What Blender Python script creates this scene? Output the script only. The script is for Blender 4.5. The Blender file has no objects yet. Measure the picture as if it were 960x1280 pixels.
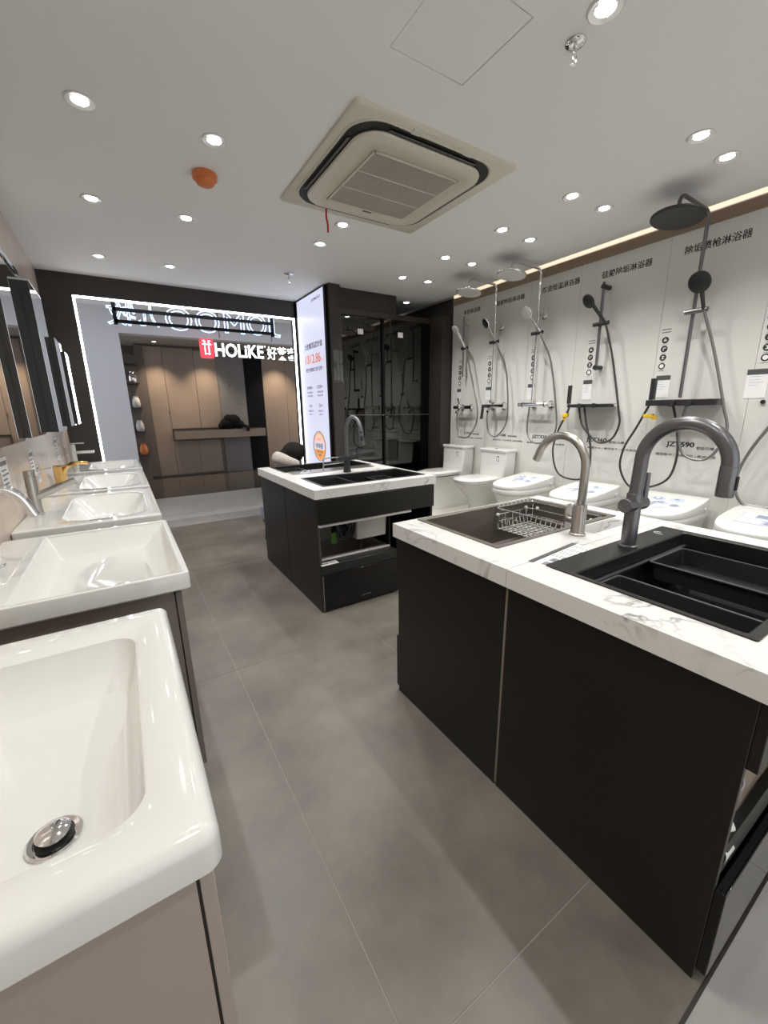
import bpy, bmesh, math, random
from math import pi, sin, cos, radians as R
from mathutils import Vector as V, Matrix
random.seed(7)
sc = bpy.context.scene
col = sc.collection

# ------------------------------------------------------------------ camera
EYE = 1.33
cd = bpy.data.cameras.new('camera'); cam = bpy.data.objects.new('camera', cd); col.objects.link(cam)
r_, u_, f_ = V((0.84423, -0.53585, -0.01532)), V((0.14495, 0.20074, 0.96886)), V((0.51609, 0.82016, -0.24718))
cam.matrix_world = Matrix(((r_.x, u_.x, -f_.x, 0), (r_.y, u_.y, -f_.y, 0), (r_.z, u_.z, -f_.z, EYE), (0, 0, 0, 1)))
cd.sensor_fit = 'VERTICAL'; cd.sensor_height = 36; cd.lens = 506.913 / 1280 * 36
cd.clip_start = .02; cd.clip_end = 100
sc.camera = cam
# ------------------------------------------------------------------ world, exposure
w = bpy.data.worlds.new('world'); sc.world = w; w.use_nodes = True
w.node_tree.nodes['Background'].inputs[0].default_value = (.97, .99, 1, 1)
w.node_tree.nodes['Background'].inputs[1].default_value = 1.08
vs = sc.view_settings
vs.view_transform = 'Standard'; vs.look = 'None'; vs.gamma = 1; vs.use_curve_mapping = False
vs.exposure = 0.27
sc.cycles.max_bounces = 12; sc.cycles.diffuse_bounces = 5; sc.cycles.glossy_bounces = 5
sc.cycles.transparent_max_bounces = 12; sc.cycles.caustics_reflective = False; sc.cycles.caustics_refractive = False
SPOT_W = 25.0          # watts of one ceiling downlight

CEIL = 2.6
XL, XR, YF, YB = -.457, 3.6, 5.12, -2.6

# ------------------------------------------------------------------ materials
def mat(name, colr, rough=.5, metal=0, emit=None, es=0, coat=0, spec=.5):
    m = bpy.data.materials.new(name); m.use_nodes = True
    b = m.node_tree.nodes['Principled BSDF']
    b.inputs['Base Color'].default_value = (*colr, 1); b.inputs['Roughness'].default_value = rough
    b.inputs['Metallic'].default_value = metal; b.inputs['Specular IOR Level'].default_value = spec
    if coat: b.inputs['Coat Weight'].default_value = coat; b.inputs['Coat Roughness'].default_value = .03
    if emit: b.inputs['Emission Color'].default_value = (*emit, 1); b.inputs['Emission Strength'].default_value = es
    return m
def nodes(m): return m.node_tree.nodes, m.node_tree.links, m.node_tree.nodes['Principled BSDF']
def noisy(m, c1, c2, scale, lo=.35, hi=.65, detail=6, bump=0, rough=None, aniso=None):
    n, l, b = nodes(m)
    tc = n.new('ShaderNodeTexCoord'); mp = n.new('ShaderNodeMapping'); nt = n.new('ShaderNodeTexNoise'); cr = n.new('ShaderNodeValToRGB')
    if aniso: mp.inputs['Scale'].default_value = aniso
    nt.inputs['Scale'].default_value = scale; nt.inputs['Detail'].default_value = detail; nt.inputs['Roughness'].default_value = .6
    cr.color_ramp.elements[0].position = lo; cr.color_ramp.elements[0].color = (*c1, 1)
    cr.color_ramp.elements[1].position = hi; cr.color_ramp.elements[1].color = (*c2, 1)
    l.new(tc.outputs['Object'], mp.inputs[0]); l.new(mp.outputs[0], nt.inputs[0]); l.new(nt.outputs[0], cr.inputs[0]); l.new(cr.outputs[0], b.inputs['Base Color'])
    if bump:
        bp = n.new('ShaderNodeBump'); bp.inputs['Strength'].default_value = bump; bp.inputs['Distance'].default_value = .002
        l.new(nt.outputs[0], bp.inputs['Height']); l.new(bp.outputs[0], b.inputs['Normal'])
    if rough:
        mr = n.new('ShaderNodeMapRange'); mr.inputs['To Min'].default_value = rough[0]; mr.inputs['To Max'].default_value = rough[1]
        l.new(nt.outputs[0], mr.inputs[0]); l.new(mr.outputs[0], b.inputs['Roughness'])
    return m
def marble(m, base, vein, scale=1.6, width=.02, amount=.8):
    n, l, b = nodes(m)
    tc = n.new('ShaderNodeTexCoord'); n1 = n.new('ShaderNodeTexNoise'); n1.inputs['Scale'].default_value = scale; n1.inputs['Detail'].default_value = 5
    n1.inputs['Distortion'].default_value = 1.2
    sub = n.new('ShaderNodeMath'); sub.operation = 'SUBTRACT'; sub.inputs[1].default_value = .5
    ab = n.new('ShaderNodeMath'); ab.operation = 'ABSOLUTE'
    mr = n.new('ShaderNodeMapRange'); mr.inputs['From Max'].default_value = width; mr.inputs['To Min'].default_value = 1; mr.inputs['To Max'].default_value = 0
    n2 = n.new('ShaderNodeTexNoise'); n2.inputs['Scale'].default_value = scale * 1.7; n2.inputs['Detail'].default_value = 3
    m2 = n.new('ShaderNodeMapRange'); m2.inputs['From Min'].default_value = .48; m2.inputs['From Max'].default_value = .68
    mu = n.new('ShaderNodeMath'); mu.operation = 'MULTIPLY'; mu2 = n.new('ShaderNodeMath'); mu2.operation = 'MULTIPLY'; mu2.inputs[1].default_value = amount
    mx = n.new('ShaderNodeMix'); mx.data_type = 'RGBA'; mx.inputs['A'].default_value = (*base, 1); mx.inputs['B'].default_value = (*vein, 1)
    l.new(tc.outputs['Object'], n1.inputs[0]); l.new(tc.outputs['Object'], n2.inputs[0])
    l.new(n1.outputs[0], sub.inputs[0]); l.new(sub.outputs[0], ab.inputs[0]); l.new(ab.outputs[0], mr.inputs[0])
    l.new(n2.outputs[0], m2.inputs[0]); l.new(mr.outputs[0], mu.inputs[0]); l.new(m2.outputs[0], mu.inputs[1]); l.new(mu.outputs[0], mu2.inputs[0])
    l.new(mu2.outputs[0], mx.inputs['Factor']); l.new(mx.outputs['Result'], b.inputs['Base Color'])
    return m
M = {}
M['ceiling'] = mat('ceiling_paint', (.85, .85, .84), .8)
M['floor'] = noisy(mat('taupe_tile', (.1, .1, .1), .4, spec=.45), (.105, .092, .078), (.190, .169, .145), 2.2, .34, .66, 9, rough=(.28, .46))
M['grout'] = mat('grout', (.27, .25, .225), .8)
M['light_tile'] = noisy(mat('light_polished_tile', (.5, .5, .5), .07), (.27, .265, .26), (.36, .355, .345), 1.1, .3, .7, 6)
M['hall_tile'] = noisy(mat('hall_tile', (.5, .5, .5), .09), (.40, .39, .37), (.5, .49, .47), .8, .3, .7, 6)
M['store_floor'] = noisy(mat('store_floor', (.1, .1, .1), .06), (.055, .046, .040), (.075, .064, .056), 1.3, .3, .7)
M['beige_wall'] = noisy(mat('beige_wall_tile', (.6, .5, .4), .25), (.56, .46, .39), (.64, .54, .46), 2.2, .3, .7)
M['dark_wall'] = mat('dark_brown_wall', (.030, .025, .0225), .55)
M['dark_metal'] = mat('dark_bronze_metal', (.055, .048, .043), .4, .6)
M['white_panel'] = mat('white_wall_panel', (.63, .63, .60), .38)
M['platform'] = noisy(mat('platform_tile', (.5, .47, .42), .4), (.44, .42, .37), (.50, .48, .43), 2, .3, .7)
M['wood'] = noisy(mat('wood_fascia', (.3, .2, .1), .5), (.24, .18, .13), (.32, .24, .175), 3, .3, .7, 6, aniso=(1, .15, 6))
M['led_warm'] = mat('led_warm', (1, .9, .8), .5, emit=(1, .80, .60), es=.75)
M['led_white'] = mat('led_white', (1, 1, 1), .5, emit=(.93, .96, 1), es=9)
M['neon'] = mat('neon_blue_white', (1, 1, 1), .5, emit=(.40, .60, 1), es=1.9)
M['sign_red'] = mat('sign_red', (.6, .02, .03), .5, emit=(.85, .06, .09), es=1.0)
M['sign_white'] = mat('sign_white', (1, 1, 1), .5, emit=(.95, 1, .98), es=2.2)
M['lens'] = mat('downlight_lens', (1, 1, 1), .5, emit=(1, .97, .92), es=22)
M['ring'] = mat('downlight_ring', (.75, .75, .74), .3, .3)
M['black_lam'] = mat('black_laminate', (.0085, .0078, .0068), .42, spec=.4)
M['black_edge'] = mat('black_edge', (.05, .047, .043), .5)
M['black_glass'] = mat('black_glass', (.004, .004, .005), .06)
M['black_matte'] = mat('black_sink_coating', (.012, .012, .012), .38, spec=.35)
M['tray_black'] = mat('black_tray', (.02, .02, .021), .33)
M['tray_rim'] = mat('tray_rim', (.10, .10, .105), .35, .5)
M['marble'] = marble(mat('white_marble_top', (.8, .8, .8), .22), (.70, .695, .68), (.20, .20, .19), 3.0, .024, 1.0)
M['seam'] = mat('bare_board_edge', (.20, .165, .14), .7)
M['steel'] = mat('brushed_steel', (.46, .44, .41), .30, 1)
M['gunmetal'] = noisy(mat('gunmetal_sink', (.1, .1, .1), .42, .35), (.13, .112, .095), (.165, .145, .125), 6, .3, .7, 3, aniso=(1, 14, 14))
M['gun_faucet'] = mat('gun_grey_faucet', (.17, .17, .18), .32, .8)
M['chrome'] = mat('chrome', (.80, .80, .81), .07, 1)
M['dark_chrome'] = mat('dark_shower_metal', (.045, .045, .047), .3, .6)
M['grey_metal'] = mat('grey_shower_metal', (.22, .22, .225), .32, .9)
M['rubber'] = mat('black_rubber', (.015, .015, .015), .5)
M['hose_grey'] = mat('grey_hose', (.20, .20, .20), .38, .6)
M['hose_dark'] = mat('dark_hose', (.05, .05, .052), .4, .4)
M['satin'] = mat('satin_steel', (.72, .71, .70), .36, .4)
M['gold'] = mat('gold_metal', (.80, .52, .20), .16, 1)
M['ceramic'] = mat('white_ceramic', (.67, .67, .645), .06, coat=.5)
M['white_plastic'] = mat('white_plastic', (.68, .68, .66), .2)
M['ac_plastic'] = mat('cream_ac_plastic', (.64, .60, .51), .5)
M['ac_grille'] = mat('ac_grille', (.46, .43, .36), .55)
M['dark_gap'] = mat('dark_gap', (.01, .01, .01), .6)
M['flap'] = mat('grey_flap', (.10, .10, .095), .45)
M['orange'] = mat('orange_cap', (.62, .18, .05), .5)
M['red'] = mat('red_ribbon', (.55, .02, .02), .6)
M['taupe'] = mat('taupe_cabinet', (.37, .315, .28), .42)
M['taupe_dark'] = mat('taupe_cabinet_dark', (.17, .145, .13), .42)
M['mirror'] = mat('mirror', (.86, .88, .87), .015, 1)
M['cab_white'] = mat('cabinet_white', (.6, .6, .6), .3)
M['ink'] = mat('black_ink', (.02, .02, .022), .6)
M['ink_grey'] = mat('grey_ink', (.22, .22, .24), .6)
M['ink_blue'] = mat('blue_grey_ink', (.26, .29, .42), .5)
M['ink_pale'] = mat('pale_blue_ink', (.50, .53, .64), .5)
M['strip'] = mat('label_strip', (.67, .67, .64), .4)
M['header'] = mat('card_header', (.07, .07, .075), .5)
M['paper'] = mat('white_paper', (.80, .80, .80), .5)
M['sheet_grey'] = mat('grey_printed_sheet', (.10, .10, .10), .5)
M['yellow'] = mat('yellow_tag', (.75, .48, .02), .5)
M['green'] = mat('green_tag', (.05, .16, .02), .5)
M['poster'] = mat('lightbox_film', (.45, .46, .55), .4, emit=(.72, .75, .95), es=.62)
M['poster_ink'] = mat('lightbox_ink', (.08, .07, .10), .4, emit=(.10, .09, .16), es=.1)
M['poster_orange'] = mat('lightbox_orange', (.7, .16, .04), .4, emit=(.90, .22, .06), es=.4)
M['poster_badge'] = mat('lightbox_badge', (.8, .35, .08), .4, emit=(.95, .42, .12), es=.5)
M['poster_pink'] = mat('lightbox_pink', (.9, .4, .35), .4, emit=(.92, .48, .40), es=.8)
M['portal'] = mat('portal_grey', (.50, .50, .54), .5)
M['store_ceil'] = mat('store_ceiling', (.34, .31, .28), .7)
M['oak'] = mat('store_cabinet_beige', (.30, .235, .19), .5)
M['oak_dark'] = mat('store_cabinet_brown', (.13, .105, .09), .5)
M['grey_marble'] = marble(mat('grey_marble', (.3, .3, .3), .25), (.22, .21, .205), (.12, .115, .11), 1.3, .03, .8)
M['black_panel'] = mat('black_panel', (.006, .006, .007), .5, spec=.12)
M['bag'] = mat('black_cloth', (.010, .010, .011), .9, spec=.1)
M['skin'] = mat('skin', (.52, .33, .25), .5)
M['hair'] = mat('dark_hair', (.010, .007, .006), .75, spec=.2)
M['coat'] = noisy(mat('cream_coat', (.55, .5, .45), .85), (.42, .37, .33), (.55, .50, .46), 25, .3, .7, bump=.3)
M['denim'] = mat('pale_blue_cloth', (.30, .34, .48), .85)
M['khaki'] = mat('khaki_cloth', (.22, .18, .13), .9)
M['shoe'] = mat('shoe_dark', (.03, .03, .03), .6)
M['stool'] = mat('stool_plastic', (.09, .08, .075), .5)
def glass():
    m = bpy.data.materials.new('smoked_glass'); m.use_nodes = True; n = m.node_tree.nodes; l = m.node_tree.links; n.clear()
    o = n.new('ShaderNodeOutputMaterial'); mx = n.new('ShaderNodeMixShader'); t = n.new('ShaderNodeBsdfTransparent'); g = n.new('ShaderNodeBsdfGlossy')
    t.inputs[0].default_value = (.30, .30, .29, 1); g.inputs['Roughness'].default_value = .01; g.inputs[0].default_value = (.9, .9, .9, 1)
    fr = n.new('ShaderNodeFresnel'); fr.inputs[0].default_value = 1.75
    l.new(fr.outputs[0], mx.inputs[0]); l.new(t.outputs[0], mx.inputs[1]); l.new(g.outputs[0], mx.inputs[2]); l.new(mx.outputs[0], o.inputs[0])
    return m
M['glass'] = glass()
def acrylic():
    m = bpy.data.materials.new('clear_acrylic'); m.use_nodes = True; n = m.node_tree.nodes; l = m.node_tree.links; n.clear()
    o = n.new('ShaderNodeOutputMaterial'); mx = n.new('ShaderNodeMixShader'); t = n.new('ShaderNodeBsdfTransparent'); g = n.new('ShaderNodeBsdfGlossy')
    t.inputs[0].default_value = (.9, .9, .9, 1); g.inputs['Roughness'].default_value = .03
    mx.inputs[0].default_value = .08
    l.new(t.outputs[0], mx.inputs[1]); l.new(g.outputs[0], mx.inputs[2]); l.new(mx.outputs[0], o.inputs[0])
    return m
M['acrylic'] = acrylic()

# ------------------------------------------------------------------ mesh helpers
def wloc(o):
    p = V((0, 0, 0))
    while o is not None: p = p + o.location; o = o.parent
    return p
class MB:
    """collects shapes in world coordinates; build() links them as ONE mesh object"""
    def __init__(s): s.bm = bmesh.new()
    def box(s, a, b):
        x0, y0, z0 = a; x1, y1, z1 = b
        v = [s.bm.verts.new(p) for p in ((x0, y0, z0), (x1, y0, z0), (x1, y1, z0), (x0, y1, z0), (x0, y0, z1), (x1, y0, z1), (x1, y1, z1), (x0, y1, z1))]
        for q in ((0, 3, 2, 1), (4, 5, 6, 7), (0, 1, 5, 4), (1, 2, 6, 5), (2, 3, 7, 6), (3, 0, 4, 7)): s.bm.faces.new([v[i] for i in q])
        return s
    def loft(s, loops, cap0=True, cap1=True, closed=True):
        vs = [[s.bm.verts.new(p) for p in L] for L in loops]; n = len(vs[0])
        for a, b in zip(vs, vs[1:]):
            for i in range(n if closed else n - 1):
                j = (i + 1) % n
                try: s.bm.faces.new((a[i], a[j], b[j], b[i]))
                except ValueError: pass
        if cap0: s.bm.faces.new(list(reversed(vs[0])))
        if cap1: s.bm.faces.new(vs[-1])
        return s
    def tube(s, pts, r, seg=10, r1=None, caps=True):
        pts = [V(p) for p in pts]; loops = []; n = len(pts)
        t = (pts[1] - pts[0]).normalized(); up = V((0, 0, 1)) if abs(t.z) < .9 else V((1, 0, 0))
        nx = t.cross(up).normalized()
        for i, p in enumerate(pts):
            t = (pts[min(i + 1, n - 1)] - pts[max(i - 1, 0)]).normalized()
            nx = (nx - t * nx.dot(t)).normalized(); ny = t.cross(nx)
            rr = r if r1 is None else r + (r1 - r) * i / (n - 1)
            loops.append([p + nx * (rr * cos(2 * pi * k / seg)) + ny * (rr * sin(2 * pi * k / seg)) for k in range(seg)])
        return s.loft(loops, caps, caps)
    def cyl(s, a, b, r, r1=None, seg=20): return s.tube([a, b], r, seg, r1)
    def lathe(s, c, axis, prof, seg=28):
        """prof: list of (radius, height along axis)"""
        a = V(axis).normalized(); up = V((0, 0, 1)) if abs(a.z) < .9 else V((1, 0, 0)); nx = a.cross(up).normalized(); ny = a.cross(nx); c = V(c)
        loops = [[c + a * h + nx * (max(r, 1e-4) * cos(2 * pi * k / seg)) + ny * (max(r, 1e-4) * sin(2 * pi * k / seg)) for k in range(seg)] for r, h in prof]
        return s.loft(loops)
    def ring(s, outer, inner, z0, z1):
        """rectangular frame (x0,x1,y0,y1) with a hole"""
        ox0, ox1, oy0, oy1 = outer; ix0, ix1, iy0, iy1 = inner
        O = [(ox0, oy0), (ox1, oy0), (ox1, oy1), (ox0, oy1)]; I = [(ix0, iy0), (ix1, iy0), (ix1, iy1), (ix0, iy1)]
        loops = [[(x, y, z0) for x, y in I], [(x, y, z0) for x, y in O], [(x, y, z1) for x, y in O], [(x, y, z1) for x, y in I], [(x, y, z0) for x, y in I]]
        return s.loft(loops, False, False)
    def ball(s, c, r, seg=14, sq=(1, 1, 1)):
        m = bmesh.ops.create_uvsphere(s.bm, u_segments=seg, v_segments=max(6, seg // 2 + 1), radius=r)
        for v in m['verts']: v.co = V((v.co.x * sq[0], v.co.y * sq[1], v.co.z * sq[2])) + V(c)
        return s
    def build(s, name, material, parent=None, smooth=35, bevel=0, seg=2, label=None, weld=True):
        if weld: bmesh.ops.remove_doubles(s.bm, verts=s.bm.verts, dist=1e-5)
        bmesh.ops.recalc_face_normals(s.bm, faces=s.bm.faces)
        if parent is not None: bmesh.ops.translate(s.bm, verts=s.bm.verts, vec=-wloc(parent))
        me = bpy.data.meshes.new(name); s.bm.to_mesh(me); s.bm.free()
        me.materials.append(M[material] if isinstance(material, str) else material)
        if smooth: me.shade_smooth(); me.set_sharp_from_angle(angle=R(smooth))
        o = bpy.data.objects.new(name, me); col.objects.link(o); o.parent = parent
        if bevel:
            b = o.modifiers.new('bevel', 'BEVEL'); b.width = bevel; b.segments = seg; b.limit_method = 'ANGLE'; b.angle_limit = R(40)
        if label: o['label'] = label
        return o
def box(name, m, a, b, parent=None, bevel=0, label=None):
    return MB().box(a, b).build(name, m, parent, 35 if bevel else 0, bevel, label=label)
def rrect(x0, x1, y0, y1, r, z, n=6):
    r = max(min(r, (x1 - x0) / 2 - 1e-4, (y1 - y0) / 2 - 1e-4), 1e-4); out = []
    for cx, cy, a0 in ((x1 - r, y1 - r, 0), (x0 + r, y1 - r, 90), (x0 + r, y0 + r, 180), (x1 - r, y0 + r, 270)):
        for k in range(n + 1):
            a = R(a0 + 90 * k / n); out.append(V((cx + r * cos(a), cy + r * sin(a), z)))
    return out
def smooth_path(pts, sub=8):
    """Catmull-Rom through the points"""
    P = [V(p) for p in pts]; P = [P[0] * 2 - P[1]] + P + [P[-1] * 2 - P[-2]]; out = []
    for i in range(1, len(P) - 2):
        for k in range(sub):
            t = k / sub; a, b, c, d = P[i - 1], P[i], P[i + 1], P[i + 2]
            out.append(.5 * ((2 * b) + (c - a) * t + (2 * a - 5 * b + 4 * c - d) * t * t + (3 * b - a - 3 * c + d) * t ** 3))
    out.append(P[-2]); return out
def thing(name, label, cat, loc=(0, 0, 0), group=None):
    o = bpy.data.objects.new(name, None); col.objects.link(o); o.location = loc; o.empty_display_size = .1
    o['label'] = label; o['category'] = cat
    if group: o['group'] = group
    return o
def tag(o, label, cat, group=None):
    o['label'] = label; o['category'] = cat
    if group: o['group'] = group
    return o
def struct(o): o['kind'] = 'structure'; return o
def stuff(o): o['kind'] = 'stuff'; return o
def copy_tree(o, parent=None):
    c = o.copy(); col.objects.link(c); c.parent = parent
    for ch in list(o.children): copy_tree(ch, c)
    return c
def text(name, body, m, centre, width, height, right, up, parent=None, depth=.0008, bold=0.0, label=None, outline=0, keep=False):
    """lettering as a mesh fitted into width x height, standing on the plane spanned by right / up"""
    cu = bpy.data.curves.new('lettering', 'FONT'); cu.body = body; cu.offset = bold
    if outline: cu.fill_mode = 'NONE'; cu.bevel_depth = outline; cu.bevel_resolution = 1; cu.resolution_u = 4
    else: cu.resolution_u = 3; cu.extrude = 0
    t = bpy.data.objects.new('lettering', cu); col.objects.link(t)
    me = bpy.data.meshes.new_from_object(t.evaluated_get(bpy.context.evaluated_depsgraph_get()))
    bpy.data.objects.remove(t)
    xs = [v.co.x for v in me.vertices]; ys = [v.co.y for v in me.vertices]
    cx, cy = (min(xs) + max(xs)) / 2, (min(ys) + max(ys)) / 2
    sx = width / (max(xs) - min(xs)); sy = height / (max(ys) - min(ys))
    if keep: sx = sy = min(sx, sy)
    rt, up = V(right), V(up); nn = rt.cross(up); off = wloc(parent) if parent else V((0, 0, 0))
    for v in me.vertices:
        z = v.co.z * (sy if outline else 0)
        v.co = V(centre) + rt * ((v.co.x - cx) * sx) + up * ((v.co.y - cy) * sy) + nn * z - off
    if depth and not outline:
        bm = bmesh.new(); bm.from_mesh(me); bmesh.ops.remove_doubles(bm, verts=bm.verts, dist=1e-6)
        g = bmesh.ops.extrude_face_region(bm, geom=bm.faces[:])
        bmesh.ops.translate(bm, verts=[e for e in g['geom'] if isinstance(e, bmesh.types.BMVert)], vec=nn * depth)
        bmesh.ops.recalc_face_normals(bm, faces=bm.faces); bm.to_mesh(me); bm.free()
    me.materials.clear(); me.materials.append(M[m])
    o = bpy.data.objects.new(name, me); col.objects.link(o); o.parent = parent
    if label: o['label'] = label
    return o
def stripes(name, m, parent, rects, plane):
    """thin flat print: rects in plane coordinates; plane(u, v, h) -> world point"""
    b = MB()
    for u0, u1, v0, v1 in rects:
        b.loft([[plane(u0, v0, 0), plane(u1, v0, 0), plane(u1, v1, 0), plane(u0, v1, 0)], [plane(u0, v0, .0006), plane(u1, v0, .0006), plane(u1, v1, .0006), plane(u0, v1, .0006)]])
    return stuff(b.build(name, m, parent, 0))

# ------------------------------------------------------------------ the room shell
XG = [-.457, .328, 1.123, 1.918, 2.713, 3.62]
YG = [.157, .43, 2.013, 3.64, 5.245]
floor = struct(box('floor', 'grout', (XL - .15, YB, -.10), (XR + .15, 5.245, -.0012)))
g = .0015
shared = {}
def tiles(parent, xs, ys, m, z0=-.0012, z1=0.0, gap=g):
    for x0, x1 in zip(xs, xs[1:]):
        for y0, y1 in zip(ys, ys[1:]):
            MB().box((x0 + gap, y0 + gap, z0), (x1 - gap, y1 - gap, z1)).build('tile', m, parent, 0)
tiles(floor, XG, YG, 'floor')
tiles(floor, [-.457, .328, .86, 1.40, 1.95, 2.50, 3.62], [-2.6, -1.8, -.92, -.38, .157], 'light_tile', gap=.0012)
box('metal_strip', 'dark_metal', (XL, .152, -.004), (XR, .160, .001), floor)

ceiling = struct(MB().ring((XL - .15, 3.52, YB, YF + .1), (1.02, 1.375, 1.185, 1.535), CEIL, CEIL + .02).build('ceiling', 'ceiling', None, 0))
box('access_hatch', 'ceiling', (1.0235, 1.1885, CEIL + .0015), (1.3715, 1.5315, CEIL + .018), ceiling, label='square flush access hatch outlined by a hairline gap')
box('hatch_backing', 'dark_gap', (1.0, 1.16, CEIL + .021), (1.4, 1.56, CEIL + .03), ceiling)
box('cove_top', 'ceiling', (3.5, YB, CEIL + .10), (3.75, YF + .1, CEIL + .12), ceiling)
box('cove_lip', 'ceiling', (3.50, YB, CEIL + .02), (3.52, YF + .1, CEIL + .10), ceiling)

wall_left = struct(box('wall_left', 'grout', (XL - .12, YB, 0), (XL - .006, YF + .1, CEIL)))
for y0, y1 in ((-2.6, -1.35), (-1.35, -.1), (-.1, 1.15), (1.15, 2.4), (2.4, 3.65), (3.65, 5.12)):
    for z0, z1 in ((0, .6), (.6, 1.2), (1.2, 1.8), (1.8, 2.4), (2.4, 2.6)):
        MB().box((XL - .006, y0 + .0008, z0 + .0008), (XL, y1 - .0008, z1 - .0008)).build('wall_tile', 'beige_wall', wall_left, 0)

wall_front = struct(MB().box((XL - .12, YF, 0), (-.215, YF + .13, CEIL)).box((-.215, YF, 2.415), (2.0, YF + .13, CEIL)).box((1.975, YF, 0), (3.72, YF + .13, CEIL)).build('wall_front', 'dark_wall', None, 0))
box('led_strip', 'led_white', (-.215, YF + .004, 0), (-.197, YF + .02, 2.415), wall_front, label='glowing white light strip up the side of the opening')
box('led_strip', 'led_white', (1.957, YF + .004, 0), (1.975, YF + .02, 2.415), wall_front, label='glowing white light strip up the side of the opening')
box('led_strip', 'led_white', (-.197, YF + .004, 2.397), (1.957, YF + .02, 2.415), wall_front, label='glowing white light strip along the top of the opening')

wall_right = struct(box('wall_right', 'white_panel', (XR + .012, YB, 0), (XR + .12, YF + .1, CEIL + .1)))
PY = [4.07, 3.47, 2.93, 2.40, 1.70, 1.08, .3, -.5, -1.3, -2.6]
for a, b in zip(PY, PY[1:]):
    MB().box((XR, b + .001, .15), (XR + .012, a - .001, 2.512)).build('wall_panel', 'white_panel', wall_right, 0)
box('wood_fascia', 'wood', (XR - .006, YB, 2.512), (XR + .012, 4.07, 2.586), wall_right, label='brown wood trim along the top of the white panels')
box('led_strip', 'led_warm', (XR + .004, YB, 2.60), (XR + .012, 4.07, 2.632), wall_right, label='warm glowing cove light strip under the ceiling edge')
box('dark_panel', 'dark_wall', (XR - .01, 4.075, 0), (XR + .011, YF, CEIL), wall_right, label='dark brown wall section beside the shower room')
platform = struct(box('trim_1', 'platform', (2.62, YB, 0), (XR + .01, 4.07, .15), None, .003))
for y0 in [4.07 - .8 * k for k in range(1, 9)]:
    MB().box((2.622, max(y0, YB) + .001, .15), (XR, y0 + .799, .1515)).build('tile', 'platform', platform, 0)

# column that carries the lightbox, then the shower room
column = struct(box('trim_2', 'dark_wall', (2.02, 4.22, 0), (2.15, YF, CEIL)))
beam = struct(box('trim_3', 'dark_wall', (2.15, 4.31, 2.395), (2.926, 4.37, CEIL)))
endpost = struct(box('trim_4', 'dark_wall', (3.44, 4.085, 0), (XR - .012, 4.33, 2.40)))

# the corridor and the shop across it
hall = struct(box('floor_hall', 'grout', (-6, 5.245, -.10), (8, 7.2, -.004)))
for i in range(-7, 9):
    x0 = i * .9
    for y0, y1 in ((5.248, 5.62), (5.62, 6.5), (6.5, 7.2)):
        MB().box((x0 + .001, y0 + .001, -.004), (x0 + .899, y1 - .001, 0)).build('tile', 'hall_tile' if y0 > 5.3 else 'light_tile', hall, 0)
box('dark_border', 'grout', (-6, 5.90, -.003), (8, 5.915, .0006), hall)
hall_ceiling = struct(box('ceiling_hall', 'ceiling', (-6, YF + .13, 2.76), (8, 7.4, 2.86)))
portal = struct(MB().box((-6, 7.2, 0), (.155, 7.4, 2.76)).box((.155, 7.2, 2.425), (8, 7.4, 2.76)).box((4.6, 7.2, 0), (8, 7.4, 2.425)).build('wall_portal', 'portal', None, 0))
store_floor = struct(box('floor_store', 'store_floor', (-1.5, 7.2, -.1), (6, 10, 0)))
store_ceiling = struct(box('ceiling_store', 'store_ceil', (-1.5, 7.4, 2.62), (6, 10, 2.72)))
store_wall = struct(box('wall_back', 'oak_dark', (-1.5, 9.98, 0), (6, 10.1, 2.72)))

# ------------------------------------------------------------------ ceiling fittings
def make_downlight():
    t = thing('downlight', 'x', 'ceiling light', (0, 0, CEIL))
    MB().lathe((0, 0, CEIL), (0, 0, -1), [(.042, .0), (.056, .0), (.058, .003), (.052, .007), (.046, .005), (.036, .0025), (.033, .0022)]).build('trim_ring', 'ring', t, 50)
    MB().lathe((0, 0, CEIL - .0005), (0, 0, -1), [(.0335, 0), (.032, .002), (.0, .0028)]).build('lens', 'lens', t, 60)
    MB().box((-.034, .009, CEIL - .006), (.034, .0125, CEIL - .002)).build('baffle', 'ring', t, 0)
    return t
dl = make_downlight()
DL = [(.05, 2.42, 'above the sharp-edged second basin'), (.58, 2.41, 'just before the orange smoke alarm'),
      (.046, 3.37, 'above the basin with the grey steel tap'), (.575, 3.37, 'just beyond the orange smoke alarm'),
      (.044, 4.48, 'in the corner of the beige and dark walls'), (.576, 4.47, 'in front of the glowing shop name'),
      (1.535, 2.93, 'close behind the air conditioner, by the ribbon'), (1.537, 3.33, 'a step farther behind the air conditioner'),
      (1.55, 1.04, 'largest in view, beside the round sprinkler'),
      (2.6, 1.165, 'in front of the black rain shower head'), (2.93, 1.17, 'straight over the black rain shower head'),
      (2.59, 1.845, 'of the second pair, farther from the shower wall'), (2.925, 1.835, 'of the second pair, nearer to the shower wall'),
      (2.592, 2.415, 'of the third pair, farther from the shower wall'), (2.931, 2.435, 'of the third pair, nearer to the shower wall'),
      (2.606, 3.065, 'of the fourth pair, farther from the shower wall'), (2.926, 3.069, 'of the fourth pair, nearer to the shower wall'),
      (2.597, 3.71, 'of the last pair, farther from the shower wall'), (2.906, 3.69, 'of the last pair, nearer to the shower wall'),
      (3.204, 4.494, 'over the glass shower room, seen above its header'),
      (.05, 1.30, None), (.05, .2, None), (.58, .9, None), (1.55, .1, None), (2.6, .4, None), (2.93, .4, None), (.58, -.6, None), (1.9, -1.2, None), (3.0, -1.2, None)]
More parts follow.
